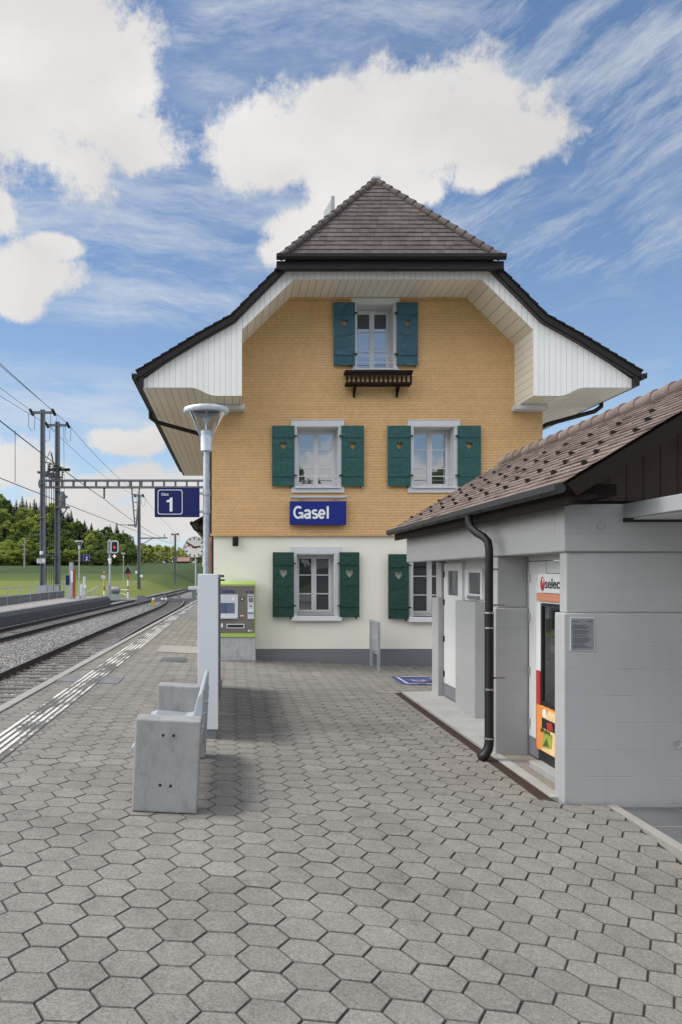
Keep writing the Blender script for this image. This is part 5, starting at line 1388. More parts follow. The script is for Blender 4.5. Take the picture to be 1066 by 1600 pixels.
for nm, pts, lab in (('near', T1, 'near railway track curving away to join the far track'), ('far', T2, 'far railway track running on past the second platform')):
    path = smooth_path(pts, 1.0)
    e = thing('railway_track', (poly_x(pts, 30), 30, RZ), lab, 'railway track', 'the two railway tracks')
    TR[nm] = (e, path)
    for off in (-.7175-.034, .7175+.034):
        b_ = MB(); rail_mesh(b_, path, off, 'body'); rl = b_.build('rail', M['rail'], e)
        b_ = MB(); rail_mesh(b_, path, off, 'top'); b_.build('rail_head', M['rail_t'], rl)
    # sleepers one by one near by, the rest as one part
    b0 = MB(); b0.box(-1.28, 1.28, -.125, .125, -.15, 0); b0.box(-.92, -.60, -.06, .06, 0, .022); b0.box(.60, .92, -.06, .06, 0, .022)
    me0 = None; rest = MB(); cnt = 0; y = 8.0 if nm == 'near' else 22.0; random.seed(31)
    while y < 140:
        if nm == 'near' and y > 80: break
        x = poly_x([(a, c) for a, c in path], y); x2 = poly_x([(a, c) for a, c in path], y+.5)
        ang = -math.atan2(x2-x, .5)+random.gauss(0, .006); zs = RZ-.165+random.gauss(0, .004)
        if cnt < 70:
            if me0 is None: ob = b0.build('sleeper', M['sleeper'], e, bevel=.01, off=(0, 0, 0)); me0 = ob
            else: ob = me0.copy(); COL.objects.link(ob)
            ob.location = Vector((x, y, zs))-e.location; ob.rotation_euler = (0, 0, ang)
        else:
            rest.obox((x, y, zs-.075), (1.28*math.cos(ang), 1.28*math.sin(ang), 0), (-.125*math.sin(ang), .125*math.cos(ang), 0), (0, 0, .075))
        cnt += 1; y += .61
    if rest.v: tag(rest.build('sleepers', M['sleeper'], e), kind='stuff')
# small trackside things
tb = thing('track_box', (-7.0, 60.5, -.66), 'small dark box on two legs between the tracks', 'track box')
b_ = MB(); b_.box(-7.35, -6.75, 60.3, 60.6, -.25, .20); b_.build('box', M['plinth'], tb)
for x in (-7.2, -6.9):
    b_ = MB(); b_.box(x-.03, x+.03, 60.42, 60.48, -.75, -.25); b_.build('leg', M['mast'], tb)
ym = thing('marker_post', pt(239, 945, 61), 'short orange yellow marker between the tracks', 'marker')
q = pt(239, 945, 61); b_ = MB(); b_.box(q.x-.12, q.x+.12, 60.95, 61.05, -.65, q.z+.35); b_.build('post', M['yellow'], ym)
pm = thing('point_machine', (-5.7, 69.5, -.6), 'long dark point machine lying across the near track', 'point machine')
b_ = MB(); b_.box(-8.2, -2.9, 69.3, 69.6, -.44, -.30); b_.build('rod_cover', M['mast'], pm); b_ = MB()
for x in (-7.0, -6.2, -5.9): b_.box(x-.12, x+.12, 69.2, 69.29, -.42, -.25)
b_.build('white_caps', M['white_l'], pm)

# far platform
ZP2 = .07
pf2 = lambda y: -10.63+(y-35.7)*.027
b_ = MB(); b_.prism([(pf2(12)-2.7, 12), (pf2(12)-.02, 12), (pf2(63)-.02, 63), (pf2(63)-3.1, 63)], ZP2-.3, ZP2, 'XY')
tag(b_.build('platform', M['curb']), 'far low concrete platform with a railing along its back', 'platform', kind='structure')
w2 = thing('platform_wall', (pf2(37), 37, -.6), 'dark stained concrete edge wall of the far platform', 'wall')
b_ = MB(); y = 12.0; d_ = MB()
while y < 62.8:
    y1 = min(y+1.49, 63); x0, x1 = pf2(y), pf2(y1)
    b_.add([(x0-.4, y, -.16), (x0+.02, y, -.16), (x1+.02, y1, -.16), (x1-.4, y1, -.16), (x0-.4, y, ZP2+.015), (x0+.02, y, ZP2+.015), (x1+.02, y1, ZP2+.015), (x1-.4, y1, ZP2+.015)], [(0,3,2,1),(4,5,6,7),(0,1,5,4),(1,2,6,5),(2,3,7,6),(3,0,4,7)])
    y += 1.5
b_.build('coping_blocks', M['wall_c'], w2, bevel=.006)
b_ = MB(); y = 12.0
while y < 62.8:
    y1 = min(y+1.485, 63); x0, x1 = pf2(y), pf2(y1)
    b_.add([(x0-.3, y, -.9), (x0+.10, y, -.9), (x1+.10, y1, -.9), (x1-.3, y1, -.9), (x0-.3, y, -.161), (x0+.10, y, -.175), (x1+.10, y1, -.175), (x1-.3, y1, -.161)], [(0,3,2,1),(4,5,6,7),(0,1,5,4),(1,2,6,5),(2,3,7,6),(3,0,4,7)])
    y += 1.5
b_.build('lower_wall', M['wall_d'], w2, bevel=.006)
# railing
XF = -13.0
fe = thing('platform_railing', (XF, 45, ZP2), 'galvanised railing with low concrete panels along the back of the far platform', 'railing')
FY = [60.4-2.55*k for k in range(0, 14)]
for y in FY:
    b_ = MB(); b_.box(XF-.03, XF+.03, y-.03, y+.03, ZP2-.1, 1.08); b_.build('post', M['galv'], fe)
for z in (1.06, .56):
    b_ = MB(); b_.tube([(XF, FY[-1], z), (XF, FY[0], z)], .028, 8); b_.build('rail', M['galv'], fe)
b_ = MB()
for y0, y1 in zip(FY[1:], FY): b_.box(XF-.07, XF-.035, y0+.04, y1-.04, ZP2-.2, .54)
b_.build('panel', M['wall_c'], fe)

# ================================================================== MASTS, BEAM, WIRES
def ibeam(b_, x, y, z0, z1, w0, w1):
    for (a, c) in (((-1, -.62), (-1, 1)), ((.62, 1), (-1, 1)), ((-.62, .62), (-.18, .18))):
        vs = []
        for z, w in ((z0, w0), (z1, w1)):
            h = w/2
            vs += [(x+a[0]*h, y+c[0]*h, z), (x+a[1]*h, y+c[0]*h, z), (x+a[1]*h, y+c[1]*h, z), (x+a[0]*h, y+c[1]*h, z)]
        b_.add(vs, [(0,3,2,1),(4,5,6,7),(0,1,5,4),(1,2,6,5),(2,3,7,6),(3,0,4,7)])
def insul(b_, p, d, r=.07, n=5, l=.5):
    p = Vector(p); d = Vector(d).normalized()
    for k in range(n):
        q = p+d*l*(k+.2)/n; b_.tube([q, q+d*l*.5/n], [r, r*.8], 8)
    b_.tube([p, p+d*l], r*.35, 6)
def mast(px, ytop, Y, ybot_z, w, arm, label, armz=-.55, feeders=True):
    top = pt(px, ytop, Y); e = thing('catenary_mast', (top.x, Y, ybot_z), label, 'mast', 'steel masts of the railway')
    b_ = MB(); ibeam(b_, top.x, Y, ybot_z-.2, top.z, w*1.25, w*.95); b_.box(top.x-w*.75, top.x+w*.75, Y-w*.75, Y+w*.75, ybot_z-.3, ybot_z+.25)
    for q in (.25, .45, .62): b_.box(top.x-w*.62, top.x+w*.62, Y-w*.62, Y+w*.62, ybot_z+(top.z-ybot_z)*q, ybot_z+(top.z-ybot_z)*q+.06)
    b_.build('post', M['mast'], e)
    if arm:
        b_ = MB(); b_.box(top.x-arm, top.x+arm, Y-.09, Y+.09, top.z+armz-.09, top.z+armz+.09); b_.build('crossarm', M['mast'], e)
        for s_ in (-1, 1):
            b_ = MB(); insul(b_, (top.x+s_*arm, Y-.45, top.z+armz+.12), (0, 1, -.25), .12, 5, .95); ii = b_.build('insulator', M['iron'], e)
            b_ = MB(); x = top.x+s_*arm; z = top.z+armz
            b_.tube([(x-.22, Y, z), (x-.24, Y, z-1.0), (x-.05, Y, z-1.35), (x+.2, Y, z-1.25), (x+.24, Y, z-.2)], .018, 5); b_.build('jumper_loop', M['iron'], ii)
    return e, top
m1, t1 = mast(67, 640, 58, -.6, .31, .82, 'tall dark catenary mast with white number plate, left one of the pair', armz=-.22)
m2, t2 = mast(90, 659, 63, -.6, .34, .85, 'tall catenary mast with the grey transformer, right one of the pair', armz=-.28)
b_ = MB(); a = pt(58, 880, 57.7); c = pt(70.5, 873, 57.7); b_.box(a.x, c.x, 57.68, 57.72, a.z, c.z); pl_ = b_.build('number_plate', M['white_l'], m1)
b_ = MB(); b_.box(a.x+.1, a.x+.4, 57.665, 57.679, c.z-.12, c.z-.06)
for k in range(4): b_.box(a.x+.08+k*.12, a.x+.15+k*.12, 57.665, 57.679, a.z+.06, a.z+.13)
b_.build('plate_print', M['black'], pl_)
b_ = MB(); q = pt(65, 864, 57.6); b_.lathe([(.001, .14), (.13, .13), (.14, 0), (.12, -.12), (.001, -.13)], q, 12); b_.build('white_cap', M['white_l'], m1, smooth=True)
b_ = MB(); a = pt(62.5, 915, 57.6); b_.box(a.x-.25, a.x+.55, 57.3, 57.65, .1, 1.0)
cb = thing('control_cabinet', (a.x, 57.4, -.6), 'light grey control cabinet at the foot of the left mast behind the railing', 'cabinet'); b_.build('cabinet_body', M['grey_p'], cb, bevel=.01)
b_ = MB(); b_.box(a.x-.2, a.x+.5, 57.32, 57.62, -.6, .1); b_.build('cabinet_leg', M['curb'], cb)
c2 = pt(78, 918, 60); cb2 = thing('control_cabinet', (c2.x, 60, -.6), 'row of low grey switch boxes between the two masts', 'cabinet')
b_ = MB()
for k in range(3): b_.box(c2.x-.5+k*.42, c2.x-.12+k*.42, 59.9, 60.1, .3, .95-.06*(k % 2))
b_.build('switch_boxes', M['grey_p'], cb2, bevel=.01); b_ = MB(); b_.box(c2.x-.45, c2.x+.7, 59.95, 60.05, -.6, .3); b_.build('stand', M['mast'], cb2)

# portal beam
YBm = 60.0; zb0, zb1 = pt(0, 761.5, YBm).z, pt(0, 751, YBm).z; xb0, xb1 = pt(62, 755, YBm).x, 3.5
pb = thing('portal_beam', ((xb0+xb1)/2, YBm, zb0), 'long grey openwork steel beam carrying the contact wires over both tracks', 'beam')
b_ = MB()
for z in (zb0, zb1): b_.box(xb0, xb1, YBm-.20, YBm+.20, z-.07, z+.07)
x = xb0
while x < xb1:
    b_.box(x-.07, x+.07, YBm-.16, YBm+.16, zb0+.07, zb1-.07); x += .87
b_.build('girder', M['mast'], pb)
b_ = MB(); ibeam(b_, xb1-.2, YBm, -.8, zb1+.3, .4, .36); b_.build('support_post', M['mast'], pb)
hx = pt(212, 800, YBm).x
b_ = MB(); zt_, zl = zb1+.05, pt(0, 824, YBm).z
b_.bar((hx-.35, YBm, zt_), (hx-.04, YBm, zl), .10); b_.bar((hx+.35, YBm, zt_), (hx+.04, YBm, zl), .10)
for k in range(4):
    z = zt_+(zl-zt_)*(.3+.17*k); w = .35*(1-(.3+.17*k))+.04; b_.box(hx-w, hx+w, YBm-.04, YBm+.04, z-.03, z+.03)
b_.build('drop_post', M['mast'], pb)
b_ = MB(); b_.tube([(hx, YBm, zl+.15), (pt(184, 822, YBm).x, YBm, zl+.22)], .03, 6); insul(b_, (hx-.1, YBm, zl+.16), (-1, 0, .05), .09, 4, .5); b_.build('steady_arm', M['mast'], pb)
b_ = MB(); q = pt(163, 763, YBm); insul(b_, (q.x, YBm, zb0-.05), (0, 0, -1), .1, 5, .8); b_.build('insulator', M['iron'], pb)

# switch rack and transformer between the pair
sr = thing('switch_rack', (-13.6, 60.5, 9), 'tangled switch rack with insulators bolted between the pair of masts', 'switch gear')
a = pt(64, 741, 58.2); c = pt(97, 752, 62.8)
b_ = MB()
for dx in (-.28, .28): b_.bar((t1.x+dx, 57.7, a.z+.1), (t2.x+dx, 63.3, c.z+.35), .14)
for k in range(5): b_.bar((t1.x-.4, 58.3+k*1.05, a.z+.12), (t1.x+.5, 58.3+k*1.05, a.z+.12), .10)
b_.build('frame', M['mast'], sr)
b_ = MB()
for k in range(4):
    y = 58.5+k*1.1
    for dx in (-.1, .35): insul(b_, (t1.x+dx+.08*k, y, a.z+.15), (.12, 0, 1), .10, 4, .75)
    b_.bar((t1.x-.15+.1*k, y, a.z+.95), (t1.x+.75+.1*k, y, a.z+.85), .06)
b_.box(t2.x-.5, t2.x+1.2, 61.9, 62.2, a.z+.75, a.z+.95)
b_.build('insulators', M['iron'], sr)
b_ = MB()
for k in range(3):
    p0 = Vector((t1.x+.15, 58.2+.3*k, a.z+.8+.25*k)); p1 = Vector((t2.x+.1, 61.5, a.z+.9))
    b_.tube([p0, p0.lerp(p1, .3)+Vector((0, 0, .75)), p0.lerp(p1, .6)+Vector((0, 0, .9)), p1], .02, 5)
for px in (73, 77, 80.5, 84): 
    x = pt(px, 800, 60).x; b_.tube([(x, 60, a.z), (x, 60, -.3)], .022, 5)
b_.build('cables', M['iron'], sr)
tf = thing('pole_transformer', pt(98, 800, 63), 'grey transformer can on a bracket of the right mast', 'transformer')
q = pt(97.5, 792, 63); z0, z1 = pt(0, 791, 63).z, pt(0, 768, 63).z
b_ = MB(); b_.lathe([(.001, z0), (.26, z0), (.27, z0+.1), (.27, z1-.35), (.24, z1-.25), (.12, z1), (.001, z1)], (q.x, 63, 0), 14); b_.build('can', M['mast'], tf, smooth=True)
b_ = MB(); b_.box(t2.x-.3, q.x+.55, 62.7, 63.3, z0-.16, z0-.01); b_.bar((q.x+.4, 63, z0-.1), (t2.x+.15, 63, z0-1.3), .08); b_.box(q.x-.05, q.x+.4, 62.8, 63.2, z1-.5, z1-.35); b_.build('bracket', M['mast'], tf)
lk = thing('mast_link', pt(78, 868, 60.5), 'thin horizontal steel link tying the pair of masts together', 'link bar'); q = pt(78, 868, 60.5)
b_ = MB(); b_.bar((t1.x+.1, 58, q.z), (t2.x-.1, 63, q.z), .1); b_.build('bar', M['mast'], lk)

m3, t3 = mast(217.5, 773, 101, -.4, .36, .55, 'single catenary mast with a long side arm beyond the level crossing', armz=-.15)
b_ = MB(); a = pt(262, 841, 101); b_.tube([(t3.x, 101, a.z), (a.x, 101, a.z+.05)], .09, 8); b_.tube([(t3.x, 101, pt(0, 853, 101).z), (pt(239, 842, 101).x, 101, a.z)], .05, 6); insul(b_, (pt(257, 841, 101).x, 101, a.z+.05), (0, 0, 1), .1, 3, .5); b_.build('side_arm', M['mast'], m3)
b_ = MB(); q = pt(221, 900, 100.7)
b_.lathe([(.001, -.02), (.2, -.02), (.2, .02), (.001, .02)], q, 12, 'Y'); b_.box(t3.x-.45, t3.x-.2, 100.6, 100.8, pt(0, 896, 101).z, pt(0, 892, 101).z); b_.build('reflector', M['white_l'], m3)
m4, t4 = mast(274, 834, 130, 0.4, .30, .5, 'distant thin catenary mast standing left of the clock', armz=-.1)
b_ = MB(); b_.tube([(t4.x, 130, pt(0, 861, 130).z), (t4.x+1.6, 130, pt(0, 861, 130).z)], .06, 6); b_.build('side_arm', M['mast'], m4)

random.seed(12)
def wire(p0, p1, sag, r, label, name='overhead_wire'):
    p0, p1 = Vector(p0), Vector(p1); n = 14
    pts = [p0.lerp(p1, k/n)-Vector((0, 0, 4*sag*(k/n)*(1-k/n))) for k in range(n+1)]
    e = thing(name, p0, label, 'wire', 'overhead wires of the railway')
    b_ = MB(); b_.tube(pts, r, 5); b_.build('strand', M['iron'], e)
    return e
za1, za2 = t1.z-.22+.1, t2.z-.28+.1
wire((t1.x-.82-.2, 8, za1+.4), (t1.x-.82, 58, za1), .35, .016, 'thin feeder wire ending at the left arm of the left mast')
wire((t1.x+.82-.1, 8, za1+.4), (t1.x+.82, 58, za1), .35, .016, 'thin feeder wire ending at the right arm of the left mast')
wire((t2.x-.85-.4, 8, za2-1.0), (t2.x-.85, 63, za2), .5, .016, 'thin feeder wire ending at the left arm of the right mast')
wire((t2.x+.85-.1, 8, za2+.6), (t2.x+.85, 63, za2), .3, .020, 'dark feeder wire ending at the right arm of the right mast')
wire((t2.x-.85, 63, za2), (t3.x-.5, 101, t3.z-.1), .6, .016, 'thin feeder wire from the right mast to the left arm of the single mast')
wire((t2.x+.85, 63, za2), (t3.x+.5, 101, t3.z-.1), .6, .018, 'thin feeder wire from the right mast to the right arm of the single mast')
wire((t3.x+.5, 101, t3.z-.1), (t4.x+.45, 130, t4.z-.1), .4, .018, 'thin feeder wire between the single mast and the distant mast')
q0 = pt(0, 653, 27); q1 = pt(145, 752, 60)
wire((q0.x+.25, 5, q0.z+.75), (pt(163, 770, 60).x, 60, zb0-.9), .25, .024, 'dark messenger wire over the far track rising across the picture edge')
wire((pt(163, 770, 60).x, 60, zb0-.9), (pt(257, 841, 101).x, 101, t3.z-5.7), .3, .022, 'messenger wire between the portal beam and the single mast arm')
wire((-8.9, 5, 5.45), (-8.3, 60, 5.5), .05, .018, 'contact wire hanging over the far track')
wire((-8.3, 60, 5.5), (-6.9, 101, 5.5), .05, .018, 'contact wire over the far track beyond the portal beam')
for k, (y, z0, z1) in enumerate(((30, 7.1, 5.46),)):
    x = -8.62; wire((x, 31, 7.55), (x, 31.01, 5.5), 0, .012, 'short vertical dropper wire with two clips at the picture edge')
wire((t2.x+.5, 63, za2-.2), (t2.x+.55, 63.02, za2-6.2), 0, .015, 'thin vertical wire hanging beside the right mast')

# ================================================================== FAR PLATFORM FURNITURE
def far_lamp(px, ytop, Y, zb, label):
    q = pt(px, ytop, Y); o = copy_tree(l1); h1 = lp.z-gz(lp.x); k = (q.z-zb)/h1
    o.location = (q.x, Y, zb); o.scale = (1, 1, k); o['label'] = label
    return q
lq = far_lamp(124, 845, 52, ZP2, 'far platform lamp carrying the blue sign 2')
far_lamp(193, 864, 100, -.4, 'small distant lamp post behind the dark warning triangle')
a = pt(126.5, 877, 52); c = pt(141, 866, 52)
blue_sign('track_sign', a.x, c.x, a.z, c.z, 52, lq.x, '2', None, 'small navy blue track sign with number 2 on the far platform', True)

sgn = thing('railway_signal', pt(172, 938, 72), 'grey railway signal showing one red light above a white cross of lamps', 'signal'); q = pt(172, 900, 72)
b_ = MB(); b_.tube([(q.x, 72, -.7), (q.x, 72, pt(0, 843, 72).z)], .10, 10); b_.box(q.x-.25, q.x+.25, 71.8, 72.2, -.7, -.3); b_.build('post', M['galv'], sgn)
a = pt(173, 864.5, 71.8); c = pt(185.5, 844.5, 71.8); w = c.x-a.x
def rrect(x0, x1, z0, z1, r):
    o = []
    for (cx, cz, a0) in ((x1-r, z1-r, 0), (x0+r, z1-r, 90), (x0+r, z0+r, 180), (x1-r, z0+r, 270)):
        for g_ in range(0, 91, 30): o.append((cx+r*math.cos(R(a0+g_)), cz+r*math.sin(R(a0+g_))))
    return o
b_ = MB(); b_.prism(rrect(a.x, c.x, a.z, c.z, .2), 71.72, 71.8); hd = b_.build('signal_head', M['silver'], sgn)
b_ = MB(); b_.prism(rrect(a.x+.11, c.x-.11, a.z+.12, c.z-.12, .13), 71.70, 71.719); b_.build('black_face', M['black'], hd)
b_ = MB(); b_.lathe([(.001, -.02), (.10, -.02), (.10, 0)], ((a.x+c.x)/2, 71.699, (a.z+c.z)/2-.05), 14, 'Y'); b_.build('red_light', M['sig_red'], hd)
b_ = MB(); b_.box(q.x-.1, a.x+.1, 71.8, 72.0, c.z-.15, c.z-.05); b_.box(q.x-.1, a.x+.1, 71.8, 72.0, a.z+.05, a.z+.15); b_.box(q.x-.22, q.x-.10, 71.85, 72.1, a.z, c.z); b_.build('bracket', M['galv'], sgn)
a = pt(174.5, 872.5, 71.8); c = pt(184, 865.5, 71.8); b_ = MB(); b_.box(a.x, c.x, 71.72, 71.82, a.z, c.z); b_.build('lower_head', M['black'], sgn)
b_ = MB(); xm, zm = (a.x+c.x)/2, (a.z+c.z)/2; b_.box(xm-.16, xm+.16, 71.70, 71.719, zm-.04, zm+.04); b_.box(xm-.04, xm+.04, 71.70, 71.719, zm+.04, zm+.16); b_.box(xm-.04, xm+.04, 71.70, 71.719, zm-.16, zm-.04); b_.build('white_light', M['sig_white'], sgn)
b_ = MB(); b_.lathe([(.001, .15), (.13, .13), (.13, -.1), (.001, -.12)], pt(172, 879, 71.8), 12); b_.box(q.x-.17, q.x+.17, 71.78, 71.85, pt(0, 876, 72).z, pt(0, 872, 72).z); b_.build('white_cap', M['white_l'], sgn, smooth=True)

wt = thing('crossing_warning_sign', pt(200, 929, 75), 'dark triangular crossing sign with pale edge on a red and white post', 'sign'); q = pt(200, 900, 75)
b_ = MB(); z0, z1 = -.45, pt(0, 897, 75).z
for k in range(4): b_.tube([(q.x, 75, z0+(z1-z0)*k/4), (q.x, 75, z0+(z1-z0)*(k+1)/4)], .075, 10) if k % 2 == 0 else None
b_.build('white_bands', M['white_l'], wt); b_ = MB()
for k in (1, 3): b_.tube([(q.x, 75, z0+(z1-z0)*k/4), (q.x, 75, z0+(z1-z0)*(k+1)/4)], .076, 10)
b_.build('red_bands', M['red_s'], wt)
zt_ = pt(0, 889.5, 75).z; h_ = pt(0, 889, 75).z-z1
T_ = [(q.x-.42, z1+.0), (q.x+.42, z1+.0), (q.x, z1+.80)]
b_ = MB(); b_.prism([(q.x-.47, z1-.03), (q.x+.47, z1-.03), (q.x, z1+.87)], 74.9, 74.95); b_.build('triangle_rim', M['silver'], wt)
b_ = MB(); b_.prism(T_, 74.87, 74.899); tr_ = b_.build('triangle', M['black'], wt)
b_ = MB(); b_.box(q.x-.38, q.x+.38, 74.85, 74.87, z1+.02, z1+.07); b_.lathe([(.001, 0), (.05, 0)], (q.x+.15, 74.86, z1+.16), 10, 'Y'); b_.build('red_lamp', M['red'], tr_)
sp2 = thing('striped_post', pt(163, 930, 73), 'red and white banded post with yellow patch and a sign seen from its edge', 'post'); q = pt(163, 900, 73)
for nm_, mt_, segs in (('white_bands', 'white_l', ((930, 923), (906, 903))), ('red_bands', 'red_s', ((923, 916), (903, 895))), ('grey_band', 'galv', ((916, 911),)), ('yellow_band', 'yellow', ((911, 906),))):
    b_ = MB()
    for (ya_, yb_) in segs: b_.tube([(q.x, 73, pt(0, ya_, 73).z), (q.x, 73, pt(0, yb_, 73).z)], .07 if nm_ != 'yellow_band' else .10, 10)
    b_.build(nm_, M[mt_], sp2)
b_ = MB(); b_.lathe([(.001, .12), (.06, .1), (.06, 0)], pt(163, 895, 73), 10); b_.box(q.x-.25, q.x+.14, 72.8, 73.1, pt(0, 904, 73).z, pt(0, 899, 73).z); b_.build('sign_edge', M['silver'], sp2)
bm_ = thing('crossing_barrier', pt(180, 935, 71), 'grey level crossing barrier drive with its white boom lying across', 'barrier'); q = pt(181, 925, 71)
b_ = MB(); b_.box(q.x-.25, q.x+.22, 70.8, 71.2, -.6, .1); b_.build('stand', M['galv'], bm_, bevel=.02)
b_ = MB(); b_.lathe([(.001, -.35), (.34, -.35), (.38, 0), (.34, .35), (.001, .35)], (q.x, 71, q.z+.15), 14, 'X'); b_.build('drive_housing', M['silver_d'], bm_, smooth=True)
b_ = MB(); e_ = pt(201, 921.5, 71); b_.box(q.x+.2, e_.x, 70.95, 71.05, e_.z-.05, e_.z+.06); b_.bar((q.x+.2, 71, q.z-.1), (pt(192, 927, 71).x, 71, q.z-.12), .12); b_.bar((pt(192, 927, 71).x, 71, q.z-.12), (pt(200, 931, 71).x, 71, q.z-.38), .10); b_.build('boom', M['white_l'], bm_)
b2_ = thing('crossing_barrier', pt(304, 925, 66), 'grey barrier drive on the station side below the clock', 'barrier'); q = pt(303, 918, 66)
b_ = MB(); b_.box(q.x-.16, q.x+.18, 65.8, 66.2, -.5, .55); b_.build('stand', M['silver_d'], b2_, bevel=.02)
b_ = MB(); b_.box(q.x-.45, q.x+.55, 65.7, 66.3, .50, .80); b_.build('drive_housing', M['silver'], b2_, bevel=.05)
dl = thing('distant_pole', pt(306, 918, 110), 'thin distant grey pole directly below the clock', 'pole'); q = pt(306, 873, 110)
b_ = MB(); b_.tube([(q.x, 110, -.4), (q.x, 110, q.z)], .11, 8); b_.build('pole_shaft', M['galv'], dl)

# on the far platform: validators, boards and boxes
def postbox(name, px0, px1, y0, y1, Y, mat, label, cat, legs=True, depth=.3):
    a = pt(px0, y1, Y); c = pt(px1, y0, Y); e = thing(name, ((a.x+c.x)/2, Y, ZP2), label, cat)
    b_ = MB(); b_.box(a.x, c.x, Y-depth/2, Y+depth/2, a.z, c.z); b_.build('housing', M[mat], e, bevel=.01)
    if a.z > ZP2+.02:
        xm = (a.x+c.x)/2; b_ = MB(); b_.box(xm-.05, xm+.05, Y-.05, Y+.05, ZP2-.02, a.z); b_.build('stand', M['galv'], e)
    return e
postbox('ticket_validator', 103.5, 108.5, 899, 914, 54, 'blue_n', 'dark blue ticket validator on a stand at the end of the railing', 'validator')
e = postbox('information_column', 109, 114.5, 879, 934, 56, 'galv', 'slim grey column beside the red board on the far platform', 'column')
e = postbox('red_board', 114, 117.5, 889, 934, 55, 'red_s', 'narrow red board seen edge-on on the far platform', 'board'); 
b_ = MB(); a = pt(111, 910, 54.8); c = pt(114, 892, 54.8); b_.box(a.x, c.x, 54.78, 54.84, a.z, c.z); b_.build('white_sheet', M['white_l'], e)
postbox('equipment_cabinet', 124.5, 129.5, 913, 931, 56, 'paint_w', 'white equipment cabinet at the foot of the far platform lamp', 'cabinet')
e = postbox('number_stele', 130.5, 134, 901, 930.5, 58, 'silver', 'slim pale stele with pointed top beside the white cabinet', 'stele')
b_ = MB(); a = pt(129, 918, 57.8); c = pt(135, 914, 57.8); b_.box(a.x, c.x, 57.75, 57.8, a.z, c.z); b_.build('cross_plate', M['white_l'], e)
postbox('grey_bollard', 168.5, 171.5, 913, 934, 62, 'galv', 'square grey post at the very end of the far platform', 'post')
rr = thing('ramp_railing', pt(146, 930, 66), 'low thin railing on the ramp at the end of the far platform', 'railing')
for px, yt in ((137, 924), (141, 923), (147, 920), (153, 915)):
    a = pt(px, yt, 66); b_ = MB(); b_.tube([(a.x, 66, -.4), (a.x, 66, a.z)], .04, 6); b_.build('post', M['galv'], rr)
b_ = MB(); b_.tube([pt(137, 924, 66), pt(141, 923, 66), pt(147, 920, 66), pt(153, 915, 66)], .035, 6); b_.build('rail', M['galv'], rr)

up = thing('utility_pole', pt(38.5, 883, 232), 'pale concrete power pole with three short crossarms in front of the wood', 'utility pole'); q = pt(38.5, 840, 232); g_ = ground_h(q.x, 232)
b_ = MB(); b_.tube([(q.x, 232, g_-.3), (q.x, 232, q.z)], [.28, .18], 8); b_.build('pole_shaft', M['curb'], up)
for yy_, l_ in ((842, .6), (852, .9), (858.5, 1.3), (865, 1.0)):
    b_ = MB(); z = pt(0, yy_, 232).z; b_.box(q.x-l_*.7, q.x+l_*.9, 231.9, 232.1, z-.09, z+.09); b_.build('crossarm', M['curb'], up)
bn = thing('barn', pt(286, 883, 330), 'small barn with pinkish tiled roof at the far edge of the meadow', 'barn'); q = pt(286, 883, 330); g_ = ground_h(q.x, 330)
b_ = MB(); b_.box(q.x-2.6, q.x+2.8, 328, 333, g_-.3, g_+1.2); b_.build('wall', M['barn_wall'], bn)
b_ = MB(); b_.prism([(327.4, g_+1.1), (330.5, g_+2.9), (333.6, g_+1.1), (330.5, g_+2.75)], q.x-2.4, q.x+3.1, 'YZ'); b_.build('roof', M['barn_roof'], bn)

# ================================================================== TREES
def leaf_quads(b_, c, r, n, size, tint, rnd, flat=1.0, shell=.55):
    c = Vector(c)
    for _ in range(n):
        d = Vector((rnd.gauss(0, 1), rnd.gauss(0, 1), rnd.gauss(0, 1))).normalized()
        q = c+Vector((d.x*r, d.y*r, d.z*r*flat))*(shell+(1-shell)*rnd.random())
        nrm = (d+Vector((rnd.gauss(0, .6), rnd.gauss(0, .6), rnd.gauss(0, .6)+.4))).normalized()
        u = nrm.cross(Vector((rnd.gauss(0, 1), rnd.gauss(0, 1), rnd.gauss(0, 1)))).normalized(); w = nrm.cross(u)
        s_ = size*rnd.uniform(.6, 1.25); a = rnd.uniform(.6, 1)
        b_.add([q-u*s_*.5-w*s_*.2*a, q+u*s_*.15-w*s_*.42*a, q+u*s_*.5+w*s_*.1*a, q-u*s_*.1+w*s_*.45*a], [(0, 1, 2, 3)], min(1, max(0, tint+rnd.gauss(0, .15))))
def broadleaf(name, seed, h, rad, mat, label, group, clumps=44, per=46, size=.62, low=.16, narrow=1.0):
    rnd = random.Random(seed); e = thing(name, (0, 0, 0), label, 'tree', group)
    b_ = MB(); lean = rnd.uniform(-.3, .3)
    b_.tube([(0, 0, -.4), (lean*.3, 0, h*.25), (lean, .1, h*.55), (lean, .1, h*.82)], [.30, .24, .16, .05], 8)
    for k in range(7):
        a = rnd.uniform(0, 6.28); z = h*rnd.uniform(.22, .6); l = rad*rnd.uniform(.5, .8)
        b_.tube([(lean*.5, 0, z), (lean*.5+l*.5*math.cos(a), l*.5*math.sin(a), z+l*.35), (lean*.5+l*math.cos(a), l*math.sin(a), z+l*.8)], [.11, .07, .03], 6)
    b_.build('trunk', M['bark'], e, smooth=True)
    b_ = MB()
    for k in range(clumps):
        t = rnd.random()**.8; z = h*(low+(1-low)*t)
        prof = math.sin(math.pi*min(1, .16+t*.86))**.65
        rr_ = rad*prof*narrow*math.sqrt(rnd.uniform(.15, 1)); a = rnd.uniform(0, 6.28); cr = rad*rnd.uniform(.20, .36)
        leaf_quads(b_, (lean+rr_*math.cos(a), rr_*math.sin(a), min(z, h-cr*.5)), cr, per, size, rnd.uniform(.05, .95), rnd, .8)
    b_.build('crown', M[mat], e, tint=True)
    return e
